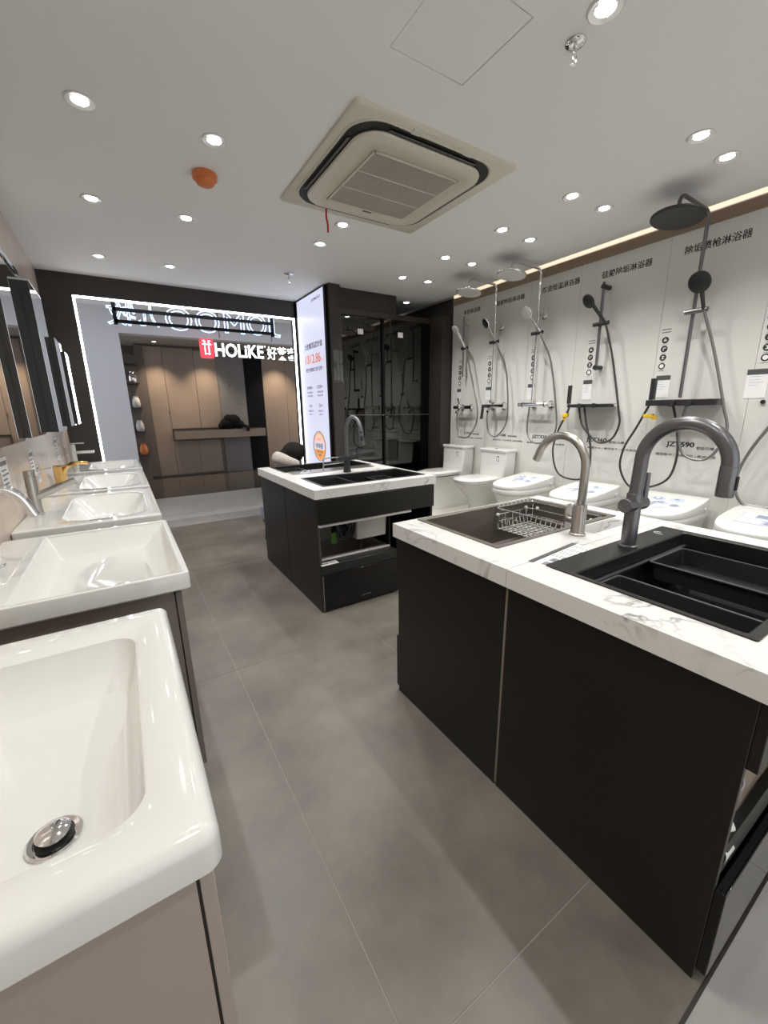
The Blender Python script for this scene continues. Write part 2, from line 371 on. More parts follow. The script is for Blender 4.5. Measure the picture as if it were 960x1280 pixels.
for i, (x, y, lb) in enumerate(DL):
    o = dl if i == 0 else copy_tree(dl)
    o.location = (x, y, CEIL); o.rotation_euler.z = random.uniform(0, 3)
    o['label'] = 'round recessed ceiling downlight ' + lb if lb else 'round recessed ceiling downlight behind the camera'
    o['group'] = 'recessed ceiling downlights'
    if lb is None: o['group'] = 'downlights behind the camera'
    ld = bpy.data.lights.new('downlight_beam', 'SPOT'); ld.energy = SPOT_W * (.25 if y > 4.4 and x > 3 else 1); ld.color = (1, .985, .94)
    ld.spot_size = R(118); ld.spot_blend = .75; ld.shadow_soft_size = .018
    lo = bpy.data.objects.new('downlight_beam', ld); col.objects.link(lo); lo.location = (x, y, CEIL - .012)

# air conditioner cassette
ac = thing('ceiling_air_conditioner', 'square cream ceiling cassette air conditioner with a slotted intake grille', 'air conditioner', (1.53, 2.29, CEIL))
MB().loft([rrect(1.03, 2.03, 1.80, 2.79, .02, z) for z in (CEIL, CEIL - .012)] + [rrect(1.036, 2.024, 1.806, 2.784, .02, CEIL - .016)]).build('surround_panel', 'ac_plastic', ac, 40)
c0 = (1.515, 2.285)
def sq(h, r, z): return rrect(c0[0] - h, c0[0] + h, c0[1] - h, c0[1] + h, r, z, 10)
MB().loft([sq(.448, .16, CEIL - .014), sq(.448, .16, CEIL - .020), sq(.443, .155, CEIL - .022), sq(.435, .15, CEIL - .018)], True, True).build('outlet_ring', 'ac_plastic', ac, 40)
MB().loft([sq(.434, .15, CEIL - .0195), sq(.434, .15, CEIL - .021)]).build('outlet_gap', 'dark_gap', ac, 40)
MB().loft([sq(.385, .13, CEIL - .015), sq(.395, .135, CEIL - .030), sq(.390, .13, CEIL - .040), sq(.36, .11, CEIL - .046), sq(.315, .05, CEIL - .046), sq(.310, .045, CEIL - .043)]).build('intake_panel', 'ac_plastic', ac, 40)
for k in range(4):
    a = k * pi / 2; ca, sa = cos(a), sin(a)
    def tr(u, v, z): return (c0[0] + u * ca - v * sa, c0[1] + u * sa + v * ca, z)
    b = MB(); b.loft([[tr(-.27, .398, CEIL - .0225), tr(.27, .398, CEIL - .0225), tr(.27, .418, CEIL - .028), tr(-.27, .418, CEIL - .028)],
                      [tr(-.27, .399, CEIL - .025), tr(.27, .399, CEIL - .025), tr(.27, .419, CEIL - .0305), tr(-.27, .419, CEIL - .0305)]])
    b.build('louvre_flap', 'flap', ac, 0)
MB().box((1.245, 2.015, CEIL - .0445), (1.785, 2.555, CEIL - .0435)).build('grille_backing', 'dark_gap', ac, 0)
b = MB()
for band in range(3):
    y0 = 2.02 + band * .18
    for k in range(15):
        yy = y0 + .006 + k * .0112
        b.box((1.25, yy, CEIL - .050), (1.78, yy + .0062, CEIL - .0446))
stuff(b.build('grille_slats', 'ac_grille', ac, 0))
b = MB()
for yy in (2.012, 2.192, 2.372, 2.552): b.box((1.243, yy - .006, CEIL - .0505), (1.787, yy + .006, CEIL - .0446))
b.box((1.240, 2.006, CEIL - .0505), (1.25, 2.558, CEIL - .0446)); b.box((1.78, 2.006, CEIL - .0505), (1.79, 2.558, CEIL - .0446))
b.build('grille_frame', 'ac_plastic', ac, 0)
MB().box((1.36, 1.818, CEIL - .019), (1.70, 1.850, CEIL - .016)).build('receiver_cover', 'ac_plastic', ac, 0, .004)
for x in (1.345, 1.675): MB().box((x, 1.814, CEIL - .021), (x + .05, 1.854, CEIL - .016)).build('cover_clip', 'white_plastic', ac, 0, .004)
MB().box((1.50, 2.575, CEIL - .048), (1.56, 2.585, CEIL - .0455)).build('badge', 'flap', ac, 0)
rib = MB().tube(smooth_path([(1.305, 2.71, CEIL - .03), (1.306, 2.715, CEIL - .07), (1.316, 2.72, CEIL - .11), (1.318, 2.724, CEIL - .155)]), .006, 6).build('red_ribbon', 'red')
tag(rib, 'short red ribbon hanging from the edge of the air conditioner', 'ribbon')
al = thing('smoke_alarm', 'orange plastic-covered round smoke alarm on the ceiling', 'smoke alarm', (.588, 2.74, CEIL))
MB().lathe((.588, 2.74, CEIL), (0, 0, -1), [(.062, 0), (.066, .010), (.064, .028), (.050, .034)]).build('base', 'orange', al, 50)
MB().lathe((.588, 2.74, CEIL - .034), (0, 0, -1), [(.050, 0), (.046, .016), (.030, .024), (0, .026)]).build('cap', 'orange', al, 50)
def sprinkler(x, y, s, lb):
    t = thing('fire_sprinkler', lb, 'sprinkler', (x, y, CEIL), 'ceiling fire sprinklers')
    MB().lathe((x, y, CEIL), (0, 0, -1), [(.045 * s, 0), (.045 * s, .003), (.036 * s, .010), (.014 * s, .012)]).build('flange', 'chrome', t, 40)
    MB().cyl((x, y, CEIL - .01), (x, y, CEIL - .045 * s), .009 * s).build('stem', 'chrome', t)
    b = MB()
    for d in (-1, 1): b.tube([(x + d * .008, y, CEIL - .03), (x + d * .016 * s, y, CEIL - .05 * s), (x + d * .004, y, CEIL - .074 * s)], .0025 * s, 6)
    b.build('yoke', 'chrome', t)
    MB().lathe((x, y, CEIL - .074 * s), (0, 0, -1), [(.004, 0), (.018 * s, .001), (.018 * s, .004), (.003, .006)]).build('deflector', 'chrome', t, 40)
sprinkler(1.585, 1.17, .8, 'chrome fire sprinkler beside the largest downlight')
sprinkler(1.571, 4.145, 1.0, 'small fire sprinkler in front of the lit advertising column')

# ------------------------------------------------------------------ kitchen islands
def countertop(name, rect, hole, lb):
    return tag(MB().ring(rect, hole, .782, .842).build(name, 'marble', None, 0), lb, 'countertop', 'white marble countertops')
def open_cabinet(name, x0, x1, yb, yf, lb, s):
    """black sink cabinet; open front at yf, facing s (+1 or -1) along y"""
    t = thing(name, lb, 'cabinet', ((x0 + x1) / 2, (yb + yf) / 2, 0), 'black island cabinets')
    def bx(n, m, xa, ya, za, xb, yb_, zb, bev=0): return box(n, m, (xa, min(ya, yb_), za), (xb, max(ya, yb_), zb), t, bev)
    bx('side_panel', 'black_lam', x0, yb, 0, x0 + .018, yf, .782)
    bx('edge_band', 'black_edge', x0 + .001, yf, .012, x0 + .017, yf + s * .0012, .782)
    bx('side_panel', 'black_lam', x1 - .018, yb, 0, x1, yf, .782)
    bx('back_panel', 'black_lam', x0 + .018, yb + s * .002, .06, x1 - .018, yb + s * .014, .782)
    bx('bottom_panel', 'black_lam', x0 + .018, yb + s * .014, .06, x1 - .018, yf, .078)
    bx('top_rail', 'black_lam', x0 + .004, yf + s * .001, .615, x1 - .002, yf + s * .021, .776, .002)
    bx('toe_kick', 'black_lam', x0 + .018, yf - s * .06, 0, x1 - .018, yf - s * .045, .06)
    return t
IX0, IX1 = .957, 1.905
cabA = open_cabinet('island_cabinet', IX0, IX1, .800, 1.408, 'black island cabinet under the square steel sink with the wire basket', 1)
box('drawer_front', 'black_lam', (IX0 + .004, 1.409, .02), (IX1 - .002, 1.431, .29), cabA, .002)
cabB = open_cabinet('island_cabinet', IX0, IX1, .790, .178, 'black island cabinet under the big black sink, papers on its open shelf', -1)
dr = box('drawer_front', 'black_glass', (IX0 + .004, .156, .035), (IX1 - .002, .177, .290), cabB, .002)
box('shelf', 'beige_wall', (IX0 + .019, .20, .36), (IX1 - .019, .77, .378), cabB)
box('shelf_lip', 'black_lam', (IX0 + .019, .178, .315), (IX1 - .019, .197, .40), cabB)
box('edge_strip', 'seam', (IX0 + .0005, .7905, .01), (IX0 + .004, .7995, .78), cabA, label='bare pale board edge showing in the seam')
topA = countertop('marble_countertop', (.943, 1.925, .792, 1.428), (1.075, 1.815, .955, 1.395), 'white marble countertop holding the square steel sink with the wire basket')
topB = countertop('marble_countertop', (.943, 1.925, .160, .790), (1.075, 1.795, .236, .735), 'white marble countertop holding the big black sink')
def paper_sheet(lb, quad, bend):
    """a sheet with four world corners, bowed by `bend`"""
    A, B, C_, D = [V(q) for q in quad]; nn = (B - A).cross(D - A).normalized(); n = 8; b = MB()
    vsx = [[b.bm.verts.new((A * (1 - u) + B * u) * (1 - v) + (D * (1 - u) + C_ * u) * v + nn * (bend * sin(pi * u) + .004 * sin(7 * v + 3 * u))) for v in [j / n for j in range(n + 1)]] for u in [i / n for i in range(n + 1)]]
    for i in range(n):
        for j in range(n): b.bm.faces.new((vsx[i][j], vsx[i + 1][j], vsx[i + 1][j + 1], vsx[i][j + 1]))
    o = b.build('paper_sheet', 'paper'); sm = o.modifiers.new('thick', 'SOLIDIFY'); sm.thickness = .001
    tag(o, lb, 'paper')
paper_sheet('crumpled white paper standing up on the open shelf of the near island', ((.99, .235, .382), (1.18, .260, .382), (1.17, .215, .455), (1.01, .205, .490)), .012)
paper_sheet('small white paper hung over the front lip of the open shelf of the near island', ((.981, .175, .345), (1.035, .175, .352), (1.03, .188, .425), (.981, .188, .435)), -.004)

def sink(name, lb, rim, bowl, depth, m, zt=.842, rr=.012, drain=None, thick=.004):
    t = thing(name, lb, 'sink', ((rim[0] + rim[1]) / 2, (rim[2] + rim[3]) / 2, zt))
    x0, x1, y0, y1 = bowl
    L = [rrect(*rim, .006, zt + .0003), rrect(*rim, .006, zt + thick), rrect(x0 - .004, x1 + .004, y0 - .004, y1 + .004, rr, zt + thick), rrect(x0, x1, y0, y1, rr, zt + thick - .004),
         rrect(x0 + .002, x1 - .002, y0 + .002, y1 - .002, rr + .002, zt - depth + .02), rrect(x0 + .02, x1 - .02, y0 + .02, y1 - .02, rr + .01, zt - depth)]
    MB().loft(L, False, True).build('bowl', m, t, 40)
    if drain:
        MB().lathe((drain[0], drain[1], zt - depth), (0, 0, 1), [(.058, 0), (.058, .004), (.040, .005), (.036, .002), (.02, .008), (0, .009)]).build('drain', 'chrome' if m != 'black_matte' else 'black_matte', t, 40)
    return t
sA = sink('steel_sink', 'square gunmetal steel sink with a wire basket at its rear', (1.062, 1.832, .938, 1.410), (1.085, 1.808, .962, 1.388), .215, 'gunmetal', drain=(1.3, 1.17))
sB = sink('black_sink', 'big black sink with two inner trays and a tap deck', (1.062, 1.812, .222, .742), (1.082, 1.786, .247, .650), .225, 'black_matte', drain=(1.43, .45))
# ledges and trays of the black sink
MB().box((1.086, .634, .795), (1.782, .646, .800)).build('ledge', 'tray_rim', sB, 0)
def tray(x0, x1, y0, y1, zt, d, parent, m='tray_black'):
    L = [rrect(x0 - .008, x1 + .008, y0 - .008, y1 + .008, .012, zt - .004), rrect(x0 - .008, x1 + .008, y0 - .008, y1 + .008, .012, zt)]
    o = MB().loft(L + [rrect(x0, x1, y0, y1, .01, zt), rrect(x0, x1, y0, y1, .01, zt - .004), rrect(x0 - .008, x1 + .008, y0 - .008, y1 + .008, .012, zt - .004)], False, False).build('tray_rim', 'tray_rim', None, 40)
    p = MB().loft([rrect(x0, x1, y0, y1, .01, zt - .003), rrect(x0 + .004, x1 - .004, y0 + .004, y1 - .004, .015, zt - d), ], False, True).build('tray', m, parent, 40)
    me = o.data
    for v in me.vertices: v.co -= wloc(p)
    o.parent = p
    return p
tray(1.100, 1.272, .262, .618, .802, .05, sB)
tray(1.478, 1.706, .262, .618, .806, .06, sB)
b = MB().tube([(1.70 + .012 * cos(a), .70 + .02 * sin(a), .8465) for a in [k * .5 for k in range(9)]], .0015, 5); b.build('stamped_mark', 'white_plastic', sB)

# wire basket in the steel sink
wb = thing('wire_basket', 'stainless wire draining basket hanging in the square steel sink', 'basket', (1.66, 1.17, .74))
bx0, bx1, by0, by1 = 1.53, 1.795, .972, 1.378
b = MB()
for z, r in ((.838, .004), (.80, .003), (.765, .003)): b.tube(rrect(bx0, bx1, by0, by1, .03, z, 4) + [rrect(bx0, bx1, by0, by1, .03, z, 4)[0]], r, 6)
b.build('rim_wires', 'chrome', wb)
b = MB()
for i in range(13):
    y = by0 + .02 + i * (by1 - by0 - .04) / 12
    b.tube([(bx0, y, .765), (bx0 + .01, y, .73), (bx1 - .01, y, .73), (bx1, y, .765)], .0028, 5)
    b.tube([(bx0, y, .80), (bx0, y, .765)], .0018, 5)
for i in range(9):
    x = bx0 + .02 + i * (bx1 - bx0 - .04) / 8
    b.tube([(x, by0, .765), (x, by0 + .01, .73), (x, by1 - .01, .73), (x, by1, .765)], .0028, 5)
    if i % 2 == 0: b.tube([(x, by1, .80), (x, by1, .765)], .0018, 5)
stuff(b.build('wire_grid', 'satin', wb))
b = MB()
for x in (bx0 + .02, bx1 - .03):
    for y in (by0, by1): b.tube([(x, y, .838), (x, y, .73)], .0028, 6)
for y in (by0 + .02, by1 - .02): b.tube([(bx0, y, .838), (bx0, y, .73)], .0028, 6); b.tube([(bx1, y, .838), (bx1, y, .73)], .0028, 6)
b.build('posts', 'chrome', wb)
for x, y in ((bx0, by0 + .02), (bx0, by1 - .02), (bx1 - .03, by1), (bx1, by1 - .05), (bx1, by0 + .06)): MB().ball((x, y, .806), .010, 10).build('bumper', 'white_plastic', wb)
b = MB()
for k in range(40): b.tube([(bx0 + .01 + k * .0062, by1 + .004 + .008 * cos(k * 1.25), .846 + .008 * sin(k * 1.25)), (bx0 + .01 + (k + 1) * .0062, by1 + .004 + .008 * cos((k + 1) * 1.25), .846 + .008 * sin((k + 1) * 1.25))], .0016, 4)
stuff(b.build('coiled_grip', 'white_plastic', wb))

# paper labels on the near island
lab = thing('price_label', 'white printed price label beside the big black sink', 'label', (1.19, .79, .842))
def flat(cx, cy, z, a):
    return lambda u, v, h: V((cx + u * cos(a) - v * sin(a), cy + u * sin(a) + v * cos(a), z + h))
pl = flat(1.195, .772, .8424, .10)
stripes('card', 'paper', lab, [(-.14, .14, -.036, .040)], pl)
pl = flat(1.195, .772, .8432, .10)
stripes('header_band', 'header', lab, [(-.14, .14, .022, .040)], pl)
stripes('print', 'ink_grey', lab, [(-.13 + k * .0, -.10, -.03, .0) for k in range(1)] + [(-.085, -.055, -.03, .0)] + [(-.04 + i * .045, -.01 + i * .045 - random.random() * .012, .012 - j * .011, .015 - j * .011) for i in range(4) for j in range(5)], pl)
lab2 = thing('glass_plate', 'clear sheet lying on the marble beside the steel tap', 'sheet', (1.6, .89, .842))
MB().box((1.50, .845, .8424), (1.78, .925, .8444)).build('sheet', 'acrylic', lab2, 0)
MB().tube(smooth_path([(1.60, .86, .8455), (1.66, .872, .846), (1.70, .90, .846), (1.76, .885, .8455)]), .0012, 5).build('wire', 'ink_grey', lab2)

# gooseneck taps
t = thing('steel_faucet', 'brushed steel gooseneck kitchen tap behind the square steel sink', 'faucet', (1.441, .877, .842))
MB().lathe((1.441, .877, .842), (0, 0, 1), [(.030, 0), (.030, .006), (.027, .008), (.0255, .012), (.0255, .118), (.024, .121), (.017, .122)]).build('body', 'steel', t, 40)
pth = [(1.441, .876, .955)] + [(1.441, .872, z) for z in (1.0, 1.06, 1.10)] + [(1.441, .872 + .107 * (1 - cos(a)), 1.10 + .118 * sin(a)) for a in [R(k) for k in range(10, 166, 8)]]
pth += [(1.441, 1.092, 1.112)]
MB().tube(pth, .0155, 18).build('spout', 'steel', t)
MB().cyl((1.441, .895, .895), (1.445, .925, .897), .016).build('valve', 'steel', t)
MB().loft([[V((1.448 + .021 * cos(a) * (1 if abs(cos(a)) < 2 else 1), yy, .905 + .052 * (1 if sin(a) > 0 else -1) * abs(sin(a)) ** .35)) for a in [k * pi / 12 for k in range(24)]] for yy in (.925, .931)]).build('lever', 'steel', t, 40)
t = thing('grey_faucet', 'dark grey gooseneck pull-out tap standing on the black sink deck', 'faucet', (1.441, .686, .846))
MB().lathe((1.441, .686, .846), (0, 0, 1), [(.030, 0), (.030, .008), (.0240, .012), (.0240, .19), (.0225, .193)]).build('body', 'gun_faucet', t, 40)
pth = [(1.441, .685, 1.03), (1.441, .682, 1.09)] + [(1.441, .680 + .118 * (cos(a) - 1), 1.155 + .118 * sin(a)) for a in [R(k) for k in range(0, 181, 9)]]
MB().tube(pth, .0212, 20).build('spout', 'gun_faucet', t)
hd = MB().lathe((1.441, .444, 1.156), (0, 0, -1), [(.0212, 0), (.0222, .002), (.0226, .084), (.0215, .088), (.018, .089)]).build('spray_head', 'gun_faucet', t, 40)
MB().box((1.435, .4175, 1.090), (1.447, .4235, 1.130)).build('spray_button', 'rubber', hd, 0, .002)
MB().cyl((1.388, .688, 1.000), (1.500, .684, 1.000), .0245).build('valve_barrel', 'gun_faucet', t, 40, .002)
MB().cyl((1.490, .678, 1.005), (1.494, .680, 1.105), .0105).build('lever', 'gun_faucet', t)

# far island
J0, J1 = .965, 1.905
cabC = open_cabinet('island_cabinet', J0, J1, 2.935, 2.338, 'black island cabinet with an open steel dishwasher bay at its front', -1)
cabD = open_cabinet('island_cabinet', J0, J1, 2.942, 3.552, 'black island cabinet at the back of the far island, towards the entrance', 1)
box('drawer_front', 'black_lam', (J0 + .004, 3.553, .02), (J1 - .002, 3.575, .29), cabD, .002)
countertop('marble_countertop', (.952, 1.925, 2.322, 2.937), (1.065, 1.875, 2.42, 2.80), 'white marble countertop of the far island around the front black sink')
countertop('marble_countertop', (.952, 1.925, 2.939, 3.580), (1.065, 1.845, 3.17, 3.55), 'white marble countertop of the far island around the sink by the entrance')
sC = sink('black_sink', 'black sink with a narrow end tray at the front of the far island', (1.050, 1.888, 2.405, 2.815), (1.068, 1.870, 2.424, 2.795), .20, 'black_matte', drain=(1.5, 2.6))
tray(1.075, 1.32, 2.435, 2.785, .834, .07, sC); tray(1.60, 1.75, 2.435, 2.785, .80, .05, sC)
sD = sink('black_sink', 'black sink at the entrance end of the far island', (1.050, 1.860, 3.158, 3.562), (1.068, 1.842, 3.176, 3.544), .20, 'black_matte', drain=(1.5, 3.35))
tray(1.08, 1.30, 3.186, 3.53, .82, .05, sD)
stl = thing('steel_ledge', 'polished steel drain strip between the two sinks of the far island', 'drain strip', (1.45, 3.07, .842))
MB().loft([rrect(1.07, 1.80, 3.00, 3.14, .01, .8424), rrect(1.07, 1.80, 3.00, 3.14, .01, .849), rrect(1.076, 1.794, 3.006, 3.134, .01, .8495)]).build('plate', 'steel', stl, 40)
for k, x in enumerate((1.15, 1.19, 1.23)): MB().ball((x, 3.07, .853), .013, 10, (1, 1, .6)).build('knob', 'chrome', stl)
# front bay of the far island: steel sink dishwasher, tray, pump and hoses
dw = thing('sink_dishwasher', 'stainless sink dishwasher with open drawer and black glass front in the far island', 'dishwasher', (1.25, 2.5, .1))
box('front_panel', 'black_glass', (J0 + .004, 2.316, .012), (1.572, 2.337, .268), dw, .002)
MB().box((J0 + .008, 2.3145, .012), (J0 + .014, 2.316, .262)).build('edge_trim', 'steel', dw, 0)
box('front_ledge', 'tray_black', (J0 + .004, 2.322, .268), (1.572, 2.40, .335), dw, .003)
box('cross_bar', 'satin', (J0 + .004, 2.325, .594), (1.70, 2.352, .612), dw, .002)
box('cross_bar', 'satin', (J0 + .02, 2.400, .335), (1.560, 2.422, .348), dw, .003)
box('inner_back', 'satin', (J0 + .02, 2.80, .10), (1.58, 2.812, .60), dw)
box('inner_side', 'black_lam', (1.565, 2.42, .10), (1.575, 2.80, .60), dw)
MB().loft([rrect(1.305, 1.555, 2.44, 2.78, .02, .425), rrect(1.30, 1.56, 2.43, 2.78, .02, .585), rrect(1.29, 1.56, 2.42, 2.78, .02, .594)]).build('sink_bowl', 'satin', dw, 40)
MB().loft([rrect(1.000, 1.552, 2.425, 2.79, .02, .344), rrect(1.000, 1.552, 2.425, 2.79, .02, .352), rrect(1.014, 1.538, 2.439, 2.776, .02, .352), rrect(1.03, 1.52, 2.45, 2.76, .03, .20)], False, True).build('washing_tub', 'steel', dw, 40)
MB().lathe((1.25, 2.62, .20), (0, 0, 1), [(.06, 0), (.06, .006), (.03, .012), (0, .014)]).build('drain', 'chrome', dw, 40)
MB().ball((1.20, 2.50, .50), .055, 14, (1.2, .8, 1)).build('pump', 'rubber', dw)
for pp in ([(1.17, 2.46, .60), (1.15, 2.44, .54), (1.17, 2.45, .46), (1.23, 2.46, .44), (1.28, 2.46, .47), (1.29, 2.45, .55), (1.27, 2.45, .60)], [(1.25, 2.45, .60), (1.24, 2.43, .53), (1.22, 2.44, .48)], [(1.14, 2.45, .60), (1.17, 2.44, .50), (1.20, 2.45, .46), (1.26, 2.44, .50), (1.26, 2.44, .60)]):
    MB().tube(smooth_path(pp), .009, 8).build('hose', 'rubber', dw)
MB().lathe((1.36, 2.425, .588), (0, 0, 1), [(.016, 0), (.016, .008), (0, .010)]).build('cap', 'rubber', dw, 40)
box('green_tag', 'green', (1.105, 2.44, .43), (1.145, 2.444, .51), dw, label='green hanging tag')
text('lettering', 'JOMOO', 'ink_grey', (1.30, 2.3155, .055), .07, .011, (1, 0, 0), (0, 0, 1), dw)
st = thing('price_label', 'white price label on the front ledge of the open dishwasher bay', 'label', (1.04, 2.33, .335))
MB().box((.974, 2.318, .3352), (1.098, 2.37, .337)).build('card', 'paper', st, 0)
stripes('print', 'ink_grey', st, [(-.055, -.01, -.005, .012), (.0, .045, .006, .010), (.0, .035, -.004, 0)], flat(1.04, 2.345, .3372, 0))

# tap of the far island
t = thing('black_faucet', 'black pull-out kitchen tap with side bridge on the far island', 'faucet', (1.474, 2.886, .842))
MB().lathe((1.474, 2.886, .842), (0, 0, 1), [(.032, 0), (.030, .01), (.022, .085), (.020, .10)]).build('body', 'rubber', t, 40)
MB().loft([rrect(1.40, 1.575, 2.865, 2.907, .008, .938), rrect(1.40, 1.575, 2.865, 2.907, .008, .966)]).build('bridge', 'dark_chrome', t, 40)
pth = [(1.474, 2.886, .96)] + [(1.474, 2.884 - .002 * k, .99 + .045 * k) for k in range(1, 5)] + [(1.474, 2.760 + .113 * cos(a), 1.172 + .10 * sin(a)) for a in [R(k) for k in range(0, 166, 11)]]
MB().tube(pth, .0125, 14).build('spout', 'gun_faucet', t)
hd = MB().lathe((1.474, 2.650, 1.20), (0, -.18, -1), [(.014, 0), (.017, .02), (.021, .13), (.018, .135)]).build('spray_head', 'gun_faucet', t, 40)
MB().ball((1.468, 2.618, 1.12), .012, 10, (.8, .6, 2)).build('spray_button', 'rubber', hd); MB().ball((1.468, 2.627, 1.165), .009, 10).build('spray_button', 'rubber', hd)
MB().cyl((1.565, 2.886, .96), (1.570, 2.886, 1.03), .007).build('lever', 'dark_chrome', t)
MB().tube([(1.405, 2.886, .965), (1.30, 2.886, .966), (1.275, 2.886, .958), (1.268, 2.886, .87)], .005, 8).build('filter_spout', 'steel', t)
MB().tube([(1.455, 2.886, .922), (1.275, 2.886, .916)], .004, 8).build('brace', 'steel', t)

# ------------------------------------------------------------------ vanity row on the left wall
def basin(lb, x0, x1, y0, y1, zt, th, r, bowl, bot, depth, ro=.008, drain=None, deck=None, rb=.05, mid=None, prof=((.35, .42), (.75, .86), (1, 1))):
    t = thing('ceramic_basin', lb, 'basin', ((x0 + x1) / 2, (y0 + y1) / 2, zt), 'white ceramic basins in a row')
    bx0, bx1, by0, by1 = bowl; q = ro
    cx0, cx1, cy0, cy1 = bot
    L = [rrect(cx0 - .01, cx1 + .01, cy0 - .01, cy1 + .01, rb * .9, zt - depth - .012, 8), rrect(bx0 + .0, bx1 - .0, by0 + .0, by1 - .0, rb, min(zt - th, zt - .05), 8), rrect(x0 + .004, x1 - .006, y0 + .006, y1 - .006, r, zt - th, 8), rrect(x0, x1, y0, y1, r, zt - th + .006, 8)]
    L += [rrect(x0, x1, y0, y1, r, zt - q, 8)]
    for k in (30, 60, 90): L.append(rrect(x0 + q * (1 - cos(R(k))), x1 - q * (1 - cos(R(k))), y0 + q * (1 - cos(R(k))), y1 - q * (1 - cos(R(k))), max(r - q * (1 - cos(R(k))), .003), zt - q + q * sin(R(k)), 8))
    L.append(rrect(bx0 - .006, bx1 + .006, by0 - .006, by1 + .006, rb, zt - (mid or 0), 8))
    L.append(rrect(bx0 - .002, bx1 + .002, by0 - .002, by1 + .002, rb, zt - .002 - (mid or 0), 8))
    L.append(rrect(bx0, bx1, by0, by1, rb, zt - .008 - (mid or 0), 8))
    for f, z in prof:
        L.append(rrect(bx0 + (cx0 - bx0) * f, bx1 + (cx1 - bx1) * f, by0 + (cy0 - by0) * f, by1 + (cy1 - by1) * f, rb * .9, zt - depth * z, 8))
    MB().loft(L).build('bowl', 'ceramic', t, 28 if mid is None else 40)
    if drain:
        dx, dy = drain; z = zt - depth
        dr = MB().lathe((dx, dy, z), (0, 0, 1), [(.034, 0), (.034, .003), (.031, .005), (.025, .004), (.024, .0015)]).build('drain_ring', 'chrome', t, 40)
        MB().lathe((dx, dy, z + .002), (0, 0, 1), [(.012, 0), (.012, .008), (.021, .009), (.0215, .012), (.014, .0155), (0, .0165)]).build('drain_plug', 'chrome', dr, 40)
        MB().lathe((dx, dy, z + .0016), (0, 0, 1), [(.0235, 0), (.0235, .0006)]).build('drain_hole', 'dark_gap', dr, 40)
    if deck:
        MB().loft([rrect(*deck, .012, zt - .012), rrect(*deck, .012, zt + .003), rrect(deck[0] + .003, deck[1] - .003, deck[2] + .003, deck[3] - .003, .010, zt + .006)]).build('tap_deck', 'ceramic', t, 40)
    return t
def vanity(lb, x1, y0, y1, zt, m):
    t = thing('vanity_cabinet', lb, 'cabinet', ((XL + x1) / 2, (y0 + y1) / 2, 0), 'taupe vanity cabinets under the basins')
    MB().ring((XL + .003, x1 - .022, y0, y1), (XL + .021, x1 - .040, y0 + .018, y1 - .018), .12, zt).box((XL + .021, y0 + .018, .12), (x1 - .040, y1 - .018, .138)).build('body', m, t, 0)
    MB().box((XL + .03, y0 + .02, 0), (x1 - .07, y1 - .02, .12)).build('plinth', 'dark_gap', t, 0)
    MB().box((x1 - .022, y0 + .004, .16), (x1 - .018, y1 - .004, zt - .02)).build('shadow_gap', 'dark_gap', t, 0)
    ym = (y0 + y1) / 2
    for a, b in ((y0, ym - .0015), (ym + .0015, y1)): box('door', m, (x1 - .018, a, .12), (x1, b, zt - .012), t, .0015)
    return t
WALLX = XL + .002
b1 = basin('nearest white basin, rounded rim and wide dished bowl with a chrome plug', WALLX, .030, .422, 1.110, .852, .062, .022, (-.36, -.045, .500, 1.000), (-.255, -.118, .565, .73), .118, ro=.020, drain=(-.168, .642), rb=.045, mid=.007, prof=tuple((1 - cos(R(a)), sin(R(a))) for a in (12, 25, 40, 55, 72, 90)))
vanity('taupe vanity cabinet under the nearest rounded basin', .018, .458, 1.085, .789, 'taupe')
b2 = basin('sharp-edged rectangular white basin with flat slanted bowl, second from the camera', WALLX, .112, 1.312, 2.062, .852, .058, .012, (-.318, .092, 1.335, 2.040), (-.27, .0, 1.42, 1.95), .085, ro=.004, deck=(WALLX + .001, -.345, 1.50, 1.86), rb=.008)
MB().box((-.3125, 1.655, .818), (-.3095, 1.690, .828)).build('overflow_slot', 'dark_chrome', b2, 0, .002)
vanity('brown taupe vanity cabinet under the sharp-edged second basin', .085, 1.342, 2.035, .793, 'taupe_dark')
b3 = basin('white basin with rounded oblong bowl behind the grey steel tap', WALLX, .105, 2.188, 3.062, .852, .055, .018, (-.295, .050, 2.27, 2.96), (-.20, -.04, 2.45, 2.80), .10, ro=.008, rb=.12)
vanity('taupe vanity cabinet under the basin with the grey steel tap', .080, 2.215, 3.035, .796, 'taupe_dark')
b4 = basin('white basin with the gold tap', WALLX, .105, 3.128, 4.015, .852, .05, .018, (-.295, .050, 3.22, 3.92), (-.20, -.04, 3.40, 3.75), .10, ro=.008, rb=.12)
vanity('taupe vanity cabinet under the basin with the gold tap', .080, 3.155, 3.99, .801, 'taupe_dark')
b5 = basin('farthest white basin by the entrance wall, under the white tap', WALLX, .105, 4.180, 5.02, .856, .05, .018, (-.295, .050, 4.27, 4.93), (-.20, -.04, 4.42, 4.78), .10, ro=.008, rb=.12)
vanity('taupe vanity cabinet under the farthest basin', .080, 4.205, 4.995, .805, 'taupe_dark')
